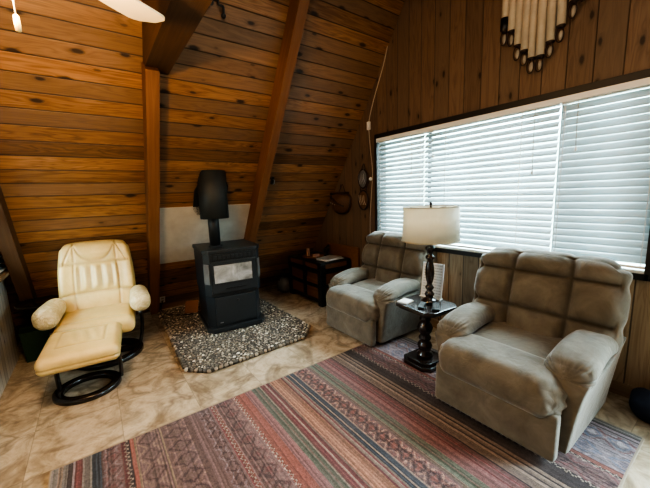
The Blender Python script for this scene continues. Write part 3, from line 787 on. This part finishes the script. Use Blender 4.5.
for sd in (-1, 1):
    def fca(P, U, sd=sd):
        P = P.copy(); f_ = (U[:, 1] + 1) / 2
        P[:, 0] *= 1 - .18 * S(.2, 1, f_); P[:, 2] *= 1 - .22 * S(.3, 1, f_); P[:, 2] -= .0
        return P
    cushion('arm_pad', M['cream_worn'], ch, (.086, .185, .095), .083, 24, fca, (sd * .328 - .022, -.085 - (.035 if sd < 0 else -.03), .540), (R(9), 0, R(-8 if sd < 0 else 4)))

ft = thing('footstool', 'cream leather footstool with pleated top in front of the armchair', 'footstool', (-.175, 2.955, 0), R(-6))
ring_base(MB(), .155, .222, .040, (-.02, .04, 0), .95).build('base_ring', M['darkwood'], ft)
for sd in (-1, 1):
    P = smooth_pts([(sd * .20, .08, .025), (sd * .205, .08, .12), (sd * .20, .06, .25), (sd * .17, .02, .315)])
    MB().tube(P, .026, 10, flat=.6).build('support', M['darkwood'], ft)
MB().box(-.19, .19, -.02, .10, .295, .322, .006).build('cross_bar', M['darkwood'], ft)
def fot(P, U):
    P = P.copy(); top = S(.3, 1, U[:, 2]); u, v = U[:, 0], U[:, 1]
    box_ = np.maximum(np.abs(u) / .52, np.abs(v - .12) / .48)
    g = smoothstep_groove(box_ - 1, .05)
    ins = (box_ < .95)
    P[:, 2] += top * (.014 * np.cos(u * PI / 2) * np.cos(v * PI / 2) - .008 * g + ins * .006 * np.cos((u + .25 * v) / .52 * PI * 3.5) * np.cos(np.clip(box_, 0, 1) * PI / 2))
    P[:, 2] -= .006 * smoothstep_groove(U[:, 2] + .1, .16) * 0
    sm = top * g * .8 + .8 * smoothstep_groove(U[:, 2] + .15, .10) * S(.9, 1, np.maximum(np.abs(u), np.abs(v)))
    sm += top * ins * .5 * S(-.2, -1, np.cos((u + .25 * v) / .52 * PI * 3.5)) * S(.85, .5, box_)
    sidee = np.maximum(np.abs(u), np.abs(v)); P[:, :2] *= (1 - .015 * smoothstep_groove(U[:, 2] + .15, .12) * S(.9, 1, sidee))[:, None]
    return P, sm
cushion('cushion', M['cream'], ft, (.243, .25, .064), .050, 64, fot, (-.0, -.02, .380), (R(3.5), 0, 0))

# ------------------------------------------------------------------ left corner: tray table, green bin
tt = thing('tray_table', 'small round dark glossy tray table in the left corner behind the chair arm', 'side table', (-.50, 3.91, 0))
MB().lathe([(0, .535), (.17, .535), (.178, .545), (.178, .558), (.168, .552), (0, .55)], 36).build('tray', M['darkwood'], tt)
MB().lathe([(.018, .02), (.016, .535)], 14, (.12, .02, 0)).build('stem', M['darkwood'], tt)
MB().lathe([(.09, .0), (.09, .012), (.03, .03), (0, .03)], 28, (.12, .02, 0)).build('foot', M['darkwood'], tt)
bn = thing('waste_bin', 'dark green plastic bin under the tray table', 'bin', (-.585, 3.99, 0), R(6))
q = []
def frus(w0, w1, d0, d1, z0, z1, th=.006):
    mb = MB(); A = [(-w0, -d0, z0), (w0, -d0, z0), (w0, d0, z0), (-w0, d0, z0), (-w1, -d1, z1), (w1, -d1, z1), (w1, d1, z1), (-w1, d1, z1)]
    i0, i1 = (w1 - th) / w1, (w0 - th) / w0
    Bq = [(-w1 * i0, -d1 * i0, z1), (w1 * i0, -d1 * i0, z1), (w1 * i0, d1 * i0, z1), (-w1 * i0, d1 * i0, z1), (-w0 * i1, -d0 * i1, z0 + th), (w0 * i1, -d0 * i1, z0 + th), (w0 * i1, d0 * i1, z0 + th), (-w0 * i1, d0 * i1, z0 + th)]
    mb.add(A + Bq, [(3, 2, 1, 0), (0, 1, 5, 4), (1, 2, 6, 5), (2, 3, 7, 6), (3, 0, 4, 7), (4, 5, 9, 8), (5, 6, 10, 9), (6, 7, 11, 10), (7, 4, 8, 11), (8, 9, 13, 12), (9, 10, 14, 13), (10, 11, 15, 14), (11, 8, 12, 15), (12, 13, 14, 15)]); return mb
frus(.085, .105, .085, .105, .0, .29).build('bucket', M['green'], bn)
frus(.108, .108, .108, .108, .278, .292).build('rim', M['green'], bn)

# ------------------------------------------------------------------ lamp table and what stands on it
TX, TY, TZ = 2.135, 1.575, .535
tb = thing('pedestal_table', 'dark wood pedestal table with clipped corners between the two taupe recliners', 'side table', (TX, TY, RT), R(-4))
def clip(w, d, c): return [(-w + c, -d), (w - c, -d), (w, -d + c), (w, d - c), (w - c, d), (-w + c, d), (-w, d - c), (-w, -d + c)]
MB().prism(clip(.185, .205, .055), TZ - RT - .028, TZ - RT, .005).prism(clip(.165, .185, .05), TZ - RT - .045, TZ - RT - .026, .004).build('tabletop', M['tablewood'], tb)
MB().lathe([(.05, .055), (.065, .065), (.065, .085), (.045, .10), (.052, .13), (.062, .155), (.052, .18), (.036, .20), (.05, .215), (.05, .23), (.036, .25), (.056, .285), (.064, .315), (.052, .345), (.034, .365), (.046, .38), (.046, .395), (.036, .41), (.05, .44), (.058, .465), (.062, .482)], 32).build('pedestal', M['tablewood'], tb)
MB().prism(clip(.148, .148, .055), .0, .035, .006).prism(clip(.12, .12, .045), .033, .058, .006).build('base', M['tablewood'], tb)

lp = thing('table_lamp', 'turned dark wood table lamp with a cream drum shade', 'lamp', (2.175, 1.565, TZ))
MB().lathe([(.062, .0), (.066, .008), (.066, .020), (.045, .034), (.028, .045), (.034, .06), (.040, .075), (.030, .09), (.020, .105), (.032, .12), (.036, .132), (.026, .145), (.019, .16), (.024, .175), (.032, .205), (.037, .25), (.034, .30), (.026, .34), (.022, .36), (.036, .375), (.036, .39), (.022, .405), (.026, .43), (.036, .445), (.038, .465), (.026, .48), (.02, .50), (.02, .53)], 28).build('lamp_base', M['tablewood'], lp)
mb = MB().lathe([(.222, .520), (.212, .792)], 56)
mb.f = [f for f in mb.f if len(f) == 4]; mb.sm = [True] * len(mb.f)
sh = mb.build('lamp_shade', M['shade'], lp); sh.modifiers.new('t', 'SOLIDIFY').thickness = .003
for rr, z in ((.223, .520), (.213, .788)): tm = MB().tube([(rr * math.cos(2 * PI * i / 56), rr * math.sin(2 * PI * i / 56), z + .002) for i in range(56)], .0045, 6, True); tm.build('shade_trim', M['cord'], sh)
mb = MB().tube([(-.210, 0, .782), (0, 0, .775), (.210, 0, .782)], .0025, 6).tube([(0, -.210, .782), (0, 0, .775), (0, .210, .782)], .0025, 6).tube([(0, 0, .52), (.05, 0, .60), (.045, 0, .70), (0, 0, .775)], .003, 6)
mb.build('harp', M['brass'], lp)
MB().lathe([(.004, .772), (.010, .785), (.006, .80), (.013, .812), (.009, .826), (0, .832)], 14).build('finial', M['bronze_dark'], lp)
MB().lathe([(.02, .53), (.03, .56), (.033, .60), (.025, .64), (0, .655)], 18).build('bulb', M['white'], lp)
cb = smooth_pts([(2.235, 1.60, TZ + .01), (2.33, 1.60, TZ - .02), (2.36, 1.58, .35), (2.30, 1.50, .12), (2.36, 1.46, .02), (2.55, 1.55, .012), (2.74, 1.62, .05)])
tag(MB().tube(cb, .0045, 6).build('lamp_cord', M['black']), 'thin dark lamp cord looping down behind the pedestal table', 'cord')

hs = thing('sheet_holder', 'upright printed white sheet in a clear stand behind the lamp', 'sign', (2.285, 1.63, TZ + .001), R(-84))
st = MB().box(-.098, .098, -.003, .003, .004, .300, .001).build('sheet', M['sheet'], hs); st.rotation_euler = (R(-8), 0, 0)
MB().box(-.098, .098, -.025, .025, 0, .004, .001).build('stand_foot', M['white'], hs)
bk = thing('coaster_stack', 'small square pale coaster box at the far corner of the lamp table', 'coaster', (2.035, 1.70, TZ + .0005), R(8))
MB().box(-.055, .055, -.05, .05, 0, .008, .002).build('box', M['magazine'], bk); MB().box(-.05, .05, -.045, .045, .008, .012, .002).build('top_coaster', M['white'], bk)
def remote(label, x, y, rz, L=.075, W=.024):
    r = thing('remote_control', label, 'remote control', (x, y, TZ + .0005), rz, 'black remotes on the lamp table')
    MB().box(-L, L, -W, W, 0, .017, .005).build('case', M['black'], r)
    mb = MB()
    for i in range(5):
        for j in (-1, 0, 1): mb.box(-L + .02 + i * .022, -L + .032 + i * .022, j * .013 - .004, j * .013 + .004, .0165, .0195, .001)
    mb.build('buttons', M['glazed'], r); return r
remote('black remote control beside the lamp foot, nearer the coaster box', 2.055, 1.545, R(28))
remote('black remote control near the front right corner of the lamp table', 2.105, 1.455, R(35), .085, .028)

# ------------------------------------------------------------------ trunk with its things
tk = thing('storage_trunk', 'old dark wood trunk with black metal bands in the corner', 'trunk', (2.50, 3.66, 0))
CX0, CX1, CY0, CY1, CH = -.225, .27, -.385, .43, .58
MB().box(CX0, CX1, CY0, CY1, .05, CH - .10, .004).build('body', M['oldwood'], tk)
ld = MB().box(CX0 - .006, CX1 + .006, CY0 - .006, CY1 + .006, CH - .10, CH, .012).build('lid', M['black'], tk)
MB().box(CX0 - .010, CX0, CY0 + .06, CY1 - .06, CH - .085, CH - .025, .002).box(CX0 + .06, CX1 - .06, CY0 - .010, CY0, CH - .085, CH - .025, .002).build('wood_strip', M['oldwood'], ld)
for z0, z1 in ((.045, .09), (.24, .285), (CH - .15, CH - .095)):
    MB().box(CX0 - .010, CX1 + .010, CY0 - .010, CY1 + .010, z0, z1, .003).build('band', M['black'], tk)
for yy in (CY0 + .03, CY1 - .03, (CY0 + CY1) / 2 - .02):
    MB().box(CX0 - .012, CX0 + .02, yy - .035, yy + .035, .05, CH - .02, .003).build('upright_strap', M['black'], tk)
for xx in (CX0 + .03, CX1 - .03):
    MB().box(xx - .04, xx + .04, CY0 - .012, CY0 + .02, .05, CH - .02, .003).build('end_strap', M['black'], tk)
for xx in (CX0 + .03, CX1 - .03):
    for yy in (CY0 + .03, CY1 - .03): MB().box(xx - .04, xx + .04, yy - .04, yy + .04, 0, .055, .004).build('foot', M['black'], tk)
MB().tube(smooth_pts([(-.05, CY0 - .008, .36), (-.04, CY0 - .035, .33), (.08, CY0 - .035, .33), (.09, CY0 - .008, .36)]), .009, 8).build('handle', M['leather_dark'], tk)
MB().box(CX0 - .02, CX0, -.06, .0, .36, .48, .004).lathe([(0, 0), (.02, 0), (.02, .01), (0, .012)], 14, (CX0 - .02, -.03, .40)).build('clasp', M['brass'], tk)
mb = MB()
for yy in (CY0 + .03, CY1 - .03):
    for zz in (.12, .2, .32, .47): MB().ball((CX0 - .012, yy, zz), .006).build('stud', M['brass'], tk)
tr = thing('wooden_tray', 'round wooden tray on the trunk holding a candle and small box', 'tray', (2.46, 3.72, CH + .001))
MB().lathe([(0, 0), (.13, 0), (.155, .014), (.15, .020), (.128, .008), (0, .008)], 32).build('dish', M['framewood'], tr)
cd = thing('pillar_candle', 'slim pinkish candle standing on the wooden tray', 'candle', (2.43, 3.80, CH + .0095))
MB().lathe([(.024, 0), (.025, .10), (.022, .106), (0, .102)], 18).build('wax', M['candle'], cd); MB().tube([(0, 0, .10), (0, 0, .118)], .0015, 6).build('wick', M['black'], cd)
pk = thing('small_box', 'low pale pink box on the wooden tray', 'box', (2.48, 3.67, CH + .0095), R(25))
MB().box(-.045, .045, -.03, .03, 0, .03, .003).build('box', M['pink'], pk); MB().box(-.047, .047, -.032, .032, .028, .036, .003).build('lid', M['pink'], pk)
for i, (dx, dy, rz, lb) in enumerate(((0, 0, 8, 'grey magazine at the bottom of the pile on the trunk'), (.01, -.012, -6, 'magazine in the middle of the pile on the trunk'), (-.005, .006, 16, 'grey magazine lying topmost of the pile on the trunk'))):
    mg = thing('magazine', lb, 'magazine', (2.53 + dx, 3.42 + dy, CH + .001 + i * .0085), R(rz), 'magazines piled on the trunk')
    MB().box(-.15, .15, -.105, .105, 0, .008, .002).build('pages', M['white'], mg); MB().box(-.151, .151, -.106, .106, .0062, .0082, .0005).build('cover', M['magazine'], mg)
fg = thing('bird_figurine', 'small dark figurine at the back of the trunk', 'figurine', (2.66, 3.66, CH + .001), R(30))
mb = MB().lathe([(.04, 0), (.042, .012), (.015, .02), (.012, .05), (.03, .06), (.04, .09), (.03, .115), (.012, .125), (0, .127)], 18)
mb.tube([(-.02, 0, .09), (.03, 0, .115), (.065, 0, .135), (.08, 0, .13)], .02, 10, False, [.03, .022, .018, .004]); mb.tube([(-.02, 0, .09), (-.07, 0, .08), (-.10, 0, .06)], .02, 10, False, [.025, .02, .006])
mb.build('body', M['bronze_dark'], fg)
pt = thing('dark_kettle', 'dark round pot on the floor between trunk and sloping wall', 'pot', (2.25, 4.235, 0))
MB().lathe([(0, 0), (.07, 0), (.10, .04), (.115, .10), (.10, .17), (.06, .20), (.058, .21), (.0, .22)], 26).build('bowl', M['glazed'], pt); MB().tube(smooth_pts([(-.09, 0, .16), (-.07, 0, .25), (0, 0, .28), (.07, 0, .25), (.09, 0, .16)]), .006, 8).build('handle', M['black'], pt)
fr_ = thing('leaning_picture', 'flat brown wooden frame leaning on the wall behind the trunk', 'picture frame', (XG - .025, 3.50, .003), R(-90))
def frame_local(mb, x0, x1, z0, z1, w, y0, y1):
    mb.box(x0, x1, y0, y1, z1 - w, z1, .003); mb.box(x0, x1, y0, y1, z0, z0 + w, .003); mb.box(x0, x0 + w, y0, y1, z0 + w, z1 - w, .003); mb.box(x1 - w, x1, y0, y1, z0 + w, z1 - w, .003); return mb
frame_local(MB(), -.33, .37, .0, .735, .035, -.012, .012).build('frame', M['framewood'], fr_)
MB().box(-.31, .35, -.002, .008, .02, .715).build('panel', M['framewood'], fr_)

# ------------------------------------------------------------------ things hung on the gable wall
bk = thing('hanging_basket', 'dark brown leather and wicker pouch hung on the corner boards', 'basket', (XG, 3.46, 1.39))
def dshape(k, s=1.0):
    out = []
    for i in range(k):
        a = 2 * PI * i / k; y = math.cos(a); z = math.sin(a)
        z = z * (.185 if z < 0 else .10); y = math.copysign(abs(y) ** .75, y) * .19
        out.append((y * s, z * s))
    return out
vs = []; fs = []; K = 32; prof = [(1.0, .0), (.98, .05), (.90, .085), (.70, .11), (.35, .125)]
for s_, dx in prof:
    for y, z in dshape(K, s_): vs.append((-dx - .002, y, z - .02))
for j in range(len(prof) - 1):
    for i in range(K): i2 = (i + 1) % K; fs.append((j * K + i, j * K + i2, (j + 1) * K + i2, (j + 1) * K + i))
fs.append(tuple((len(prof) - 1) * K + i for i in range(K)))
MB().add(vs, fs, True).build('body', M['wicker'], bk)
MB().tube([(-.04, y * 1.02, z * 1.02 - .02) for y, z in dshape(K)], .011, 8, True).build('rim', M['leather_dark'], bk)
MB().tube(smooth_pts([(-.07, .17, .03), (-.12, .08, -.0), (-.128, -.02, -.06), (-.09, -.13, -.10)]), .026, 8, flat=.5).build('strap', M['leather_dark'], bk)
MB().box(-.10, -.02, -.16, .17, .05, .088, .01).build('flap', M['leather_dark'], bk)
mb = MB()
for i in range(3): mb.ball((-.122 + .012 * i * 0, .125 - .045 * i, -.055 - .012 * i), .014, (.6, 1, .8))
mb.build('stud', M['shell'], bk)
MB().tube(smooth_pts([(-.02, .07, .08), (-.012, .02, .17), (-.012, -.0, .19), (-.012, -.02, .17), (-.02, -.07, .08)]), .004, 6).build('hanging_loop', M['leather_dark'], bk)

sp = thing('hanging_paddles', 'pair of dark oval woven pieces hung one above the other beside the window', 'wall ornament', (XG, 3.015, 1.50))
def oval(zc, ry, rz, m, nm):
    mb = MB().ball((-.03, 0, zc), 1.0, (.028, ry, rz), 22, 14); b = mb.build(nm, m, sp)
    MB().tube([(-.035, ry * 1.0 * math.cos(2 * PI * i / 28), zc + rz * 1.0 * math.sin(2 * PI * i / 28)) for i in range(28)], .011, 8, True).build('rim', M['leather_dark'], b); return b
b1 = oval(.13, .078, .115, M['glazed'], 'upper_oval'); b2 = oval(-.135, .085, .120, M['wicker'], 'lower_oval')
for b, zc, m in ((b2, -.135, 'bone'), (b1, .13, 'steel')):
    mb = MB()
    for i in range(4):
        yy = -.045 + i * .03; mb.tube([(-.052, yy - .015, zc - .06), (-.064, yy, zc), (-.052, yy + .015, zc + .06)], .0035, 6)
    mb.build('lacing', M[m], b)
mb = MB()
for sy in (-.055, .055): MB().tube([(-.03, sy, .04), (-.03, sy * 1.05, -.05)], .008, 8).build('strap', M['leather_dark'], sp)
mb.tube(smooth_pts([(-.03, -.03, .235), (-.02, -.012, .30), (-.015, 0, .315), (-.02, .012, .30), (-.03, .03, .235)]), .005, 8).build('hanging_loop', M['leather_dark'], sp)

cp = smooth_pts([(XG - .006, 2.60, 3.09), (XG - .006, 2.68, 2.86), (XG - .006, 2.83, 2.55), (XG - .006, 2.915, 2.33), (XG - .006, 2.925, 2.2), (XG - .006, 2.90, 1.95), (XG - .006, 2.872, 1.7), (XG - .006, 2.90, 1.4), (XG - .006, 2.925, 1.1), (XG - .006, 2.93, .80)])
cs = thing('pull_switch', 'thin cream pull cord with white switch running down the corner boards', 'cord', (0, 0, 0))
MB().tube(cp, .0055, 6).build('line', M['cord'], cs)
MB().box(XG - .03, XG - .004, 2.895, 2.94, 2.205, 2.30, .006).build('switch', M['white'], cs)
MB().ball((XG - .035, 2.875, 1.62), .022).build('bead', M['white'], cs)

# bone-tube hanging above the window
wh = thing('wall_hanging', 'hanging of long ivory tubes ending in shells, high on the wall', 'wall hanging', (XG, 1.10, 2.95))
ends = [(1.355, 2.675, 1), (1.300, 2.650, 0), (1.250, 2.53, 0), (1.198, 2.475, 0), (1.148, 2.405, 0), (1.090, 2.40, 0), (1.030, 2.475, 0), (.970, 2.555, 0), (.905, 2.68, 1), (.850, 2.76, 0)]
X_ = -.035
for i, (y, z, bd) in enumerate(ends):
    y -= 1.10; z -= 2.95
    r_ = .030 + rng.uniform(-.003, .002)
    top = .28 - abs(i - 4.5) * .012
    tb_ = MB().tube([(X_, y * .93, top), (X_, y * .97, (top + z) / 2), (X_, y, z)], r_, 12, False, [r_ * .8, r_, r_ * .92]).build('tube', M['bone'], wh)
    zz = z
    if bd: MB().lathe([(r_ * 1.06, 0), (r_ * 1.08, -.085), (r_ * 1.0, -.09), (r_ * .6, -.09)], 14, (X_, y, z + (.10 if i else .09))).build('dark_band', M['black'], tb_)
    MB().lathe([(r_ * .85, .012), (r_ * .95, 0), (r_ * .6, -.012), (0, -.014)], 12, (X_, y, z)).build('cap', M['leather_dark'], tb_)
    sh_ = MB().ball((X_ - .002, y - .004, z - .062), 1.0, (.012, .013 + .004 * rng.random(), .030 + .010 * rng.random()), 14, 10).build('shell', M['shell'], wh)
    MB().tube([(X_ - .010, y + .024 * math.sin(2 * PI * k / 16), z - .058 + .050 * math.cos(2 * PI * k / 16)) for k in range(16)], .0038, 6, True).build('loop', M['leather_dark'], sh_)
MB().box(X_ - .03, X_ + .03, -.28, .28, .24, .30, .008).build('top_bar', M['leather_dark'], wh)

# navy bag on the floor at the right edge
def fnb(P, U):
    P = P.copy(); P[:, 0] *= 1 - .12 * S(-.2, 1, U[:, 2]); P[:, 2] -= .05 * S(.2, 1, U[:, 0]) * S(0, 1, U[:, 2])
    P += .010 * np.sin(P[:, [1, 2, 0]] * 38 + 1.0); return P
nb = thing('cloth_bag', 'navy cloth bag slumped on the floor below the window', 'bag', (2.69, .19, .002), R(5))
cushion('bag_body', M['navy'], nb, (.11, .19, .075), .05, 20, fnb, (0, 0, .076))
MB().tube(smooth_pts([(-.03, -.10, .135), (-.05, -.06, .17), (-.05, .04, .17), (-.03, .09, .135)]), .009, 8).build('bag_handle', M['navy'], nb)

# ------------------------------------------------------------------ ceiling fan (light kit hangs just above the frame)
FX, FY, FZ = -.165, 1.60, 2.37
fn = thing('ceiling_fan', 'cream bladed ceiling fan with pull chain at the top left', 'ceiling fan', (FX, FY, FZ))
MB().lathe([(.0, zs(FY) - FZ - .01), (.07, zs(FY) - FZ - .06), (.06, zs(FY) - FZ - .09), (.014, zs(FY) - FZ - .10), (.014, .16), (.05, .14), (.105, .11), (.115, .05), (.10, .0), (.06, -.03), (.05, -.05)], 32).build('motor', M['brass'], fn)
ba = math.atan2(1.995 - FY, .415 - FX)
for k in range(4):
    a = ba + 2 * PI * k / 4
    ol = []
    for i in range(25):
        t = i / 24; x = .16 + .50 * t; wv = (.062 + .053 * math.sin(min(1, t * 1.15) * PI / 2)) * (1 if t < .86 else math.sqrt(max(0, 1 - ((t - .86) / .14) ** 2)) * .98 + .02)
        ol.append((x, wv))
    poly = ol + [(x, -w_) for x, w_ in ol[::-1]]
    Mx = Matrix.Rotation(a, 4, 'Z') @ Matrix.Rotation(R(11), 4, 'X')
    bl = MB().prism(poly, -.004, .004, 0, Mx).build('blade', M['ivoryblade'], fn)
    MB().box(.09, .24, -.018, .018, .004, .012, .002, Mx).build('blade_arm', M['brass'], bl)
gk = MB().lathe([(.05, -.05), (.055, -.06), (.10, -.075), (.112, -.10), (.095, -.135), (.05, -.155), (.0, -.160)], 32)
t = NT('frosted_lit_glass'); pr = t.bsdf((.9, .82, .65), .5); pr.inputs['Emission Color'].default_value = (1, .66, .30, 1); pr.inputs['Emission Strength'].default_value = 6.0
M['litglass'] = t.m
gk.build('light_bowl', M['litglass'], fn)
pc = MB().tube([(.028, .0, -.14), (.03, 0, -.275)], .0022, 6).build('pull_chain', M['cord'], fn)
M['knob'] = simple('amber_knob', (.75, .55, .22), .3)
MB().lathe([(.004, .03), (.008, .026), (.0095, .0), (.0085, -.022), (0, -.026)], 14, (.03, 0, -.295)).build('chain_knob', M['knob'], pc)

# ------------------------------------------------------------------ light
def light(name, kind, loc, rot, energy, col, **kw):
    l = bpy.data.lights.new(name, kind); l.energy = energy; l.color = col
    for k, v in kw.items():
        if k == 'portal': l.cycles.is_portal = True
        else: setattr(l, k, v)
    o = bpy.data.objects.new(name, l); COL.objects.link(o); o.location = loc; o.rotation_euler = rot; return o
w = bpy.data.worlds.new('overcast_sky'); scn.world = w; w.use_nodes = True
nt = w.node_tree; nt.nodes.clear()
wo = nt.nodes.new('ShaderNodeOutputWorld'); bg = nt.nodes.new('ShaderNodeBackground')
tc = nt.nodes.new('ShaderNodeTexCoord'); sp_ = nt.nodes.new('ShaderNodeSeparateXYZ'); cr = nt.nodes.new('ShaderNodeValToRGB')
mr = nt.nodes.new('ShaderNodeMapRange'); mr.inputs[1].default_value = -.5; mr.inputs[2].default_value = .9
nt.links.new(tc.outputs['Generated'], sp_.inputs[0]); nt.links.new(sp_.outputs[2], mr.inputs[0]); nt.links.new(mr.outputs[0], cr.inputs[0])
e = cr.color_ramp.elements; e[0].position = .0; e[0].color = (.10, .13, .12, 1); e[1].position = 1; e[1].color = (.72, .92, 1.0, 1)
k_ = e.new(.44); k_.color = (.12, .165, .155, 1); k_ = e.new(.52); k_.color = (.34, .45, .47, 1); k_ = e.new(.61); k_.color = (.70, .88, .96, 1)
nt.links.new(cr.outputs[0], bg.inputs[0]); bg.inputs[1].default_value = 22.0; nt.links.new(bg.outputs[0], wo.inputs[0])
# portals guide sky light through the real openings
light('window_portal', 'AREA', (XG + .16, (WY0 + WY1) / 2, (WZ0 + WZ1) / 2), (0, R(90), 0), 1, (1, 1, 1), shape='RECTANGLE', size=WZ1 - WZ0, size_y=WY1 - WY0, portal=1)
light('door_portal', 'AREA', (XG + .16, (DY0 + DY1) / 2, DZ1 / 2), (0, R(90), 0), 1, (1, 1, 1), shape='RECTANGLE', size=DZ1, size_y=DY1 - DY0, portal=1)
light('left_portal', 'AREA', (XL - .16, (LY0 + LY1) / 2, (LZ0 + LZ1) / 2), (0, R(-90), 0), 1, (1, 1, 1), shape='RECTANGLE', size=LZ1 - LZ0, size_y=LY1 - LY0, portal=1)
# open daylight beyond the glazed door and the small left window
light('door_daylight', 'AREA', (XG + .75, (DY0 + DY1) / 2 - .1, 1.25), (0, R(82), 0), 240, (.80, .93, 1.0), shape='RECTANGLE', size=1.7, size_y=1.3)
light('left_daylight', 'AREA', (XL - .45, 3.0, 1.2), (0, R(-90), 0), 16, (.85, .95, 1.0), shape='RECTANGLE', size=.6, size_y=1.4)
# warm bulbs of the fan's light kit
light('fan_bulb', 'POINT', (FX, FY, FZ - .20), (0, 0, 0), 62, (1.0, .62, .28), shadow_soft_size=.11)

# soft fill added above and behind the camera, no known lamps there
light('room_fill', 'AREA', (1.2, -.9, 2.9), (R(20), 0, 0), 34, (1.0, .86, .70), shape='DISK', size=1.6)
light('room_fill', 'AREA', (0.2, .2, 3.3), (R(35), 0, 0), 24, (1.0, .80, .60), shape='DISK', size=1.2)
# ------------------------------------------------------------------ camera
cam = bpy.data.cameras.new('camera'); co = bpy.data.objects.new('camera', cam); COL.objects.link(co)
cam.sensor_width = 36; cam.lens = 318.25 * 36 / 650; cam.clip_start = .02
yw, pt_, rl = .6237889, -.1535771, -.0357130
f_ = Vector((math.sin(yw) * math.cos(pt_), math.cos(yw) * math.cos(pt_), math.sin(pt_)))
r0 = Vector((math.cos(yw), -math.sin(yw), 0)); u0 = r0.cross(f_)
r1 = r0 * math.cos(rl) + u0 * math.sin(rl); u1 = r1.cross(f_)
co.matrix_world = Matrix(((r1.x, u1.x, -f_.x, 0), (r1.y, u1.y, -f_.y, 0), (r1.z, u1.z, -f_.z, 1.45), (0, 0, 0, 1)))
scn.camera = co
scn.view_settings.view_transform = 'AgX'
scn.view_settings.look = 'AgX - High Contrast'
scn.view_settings.exposure = 0.72
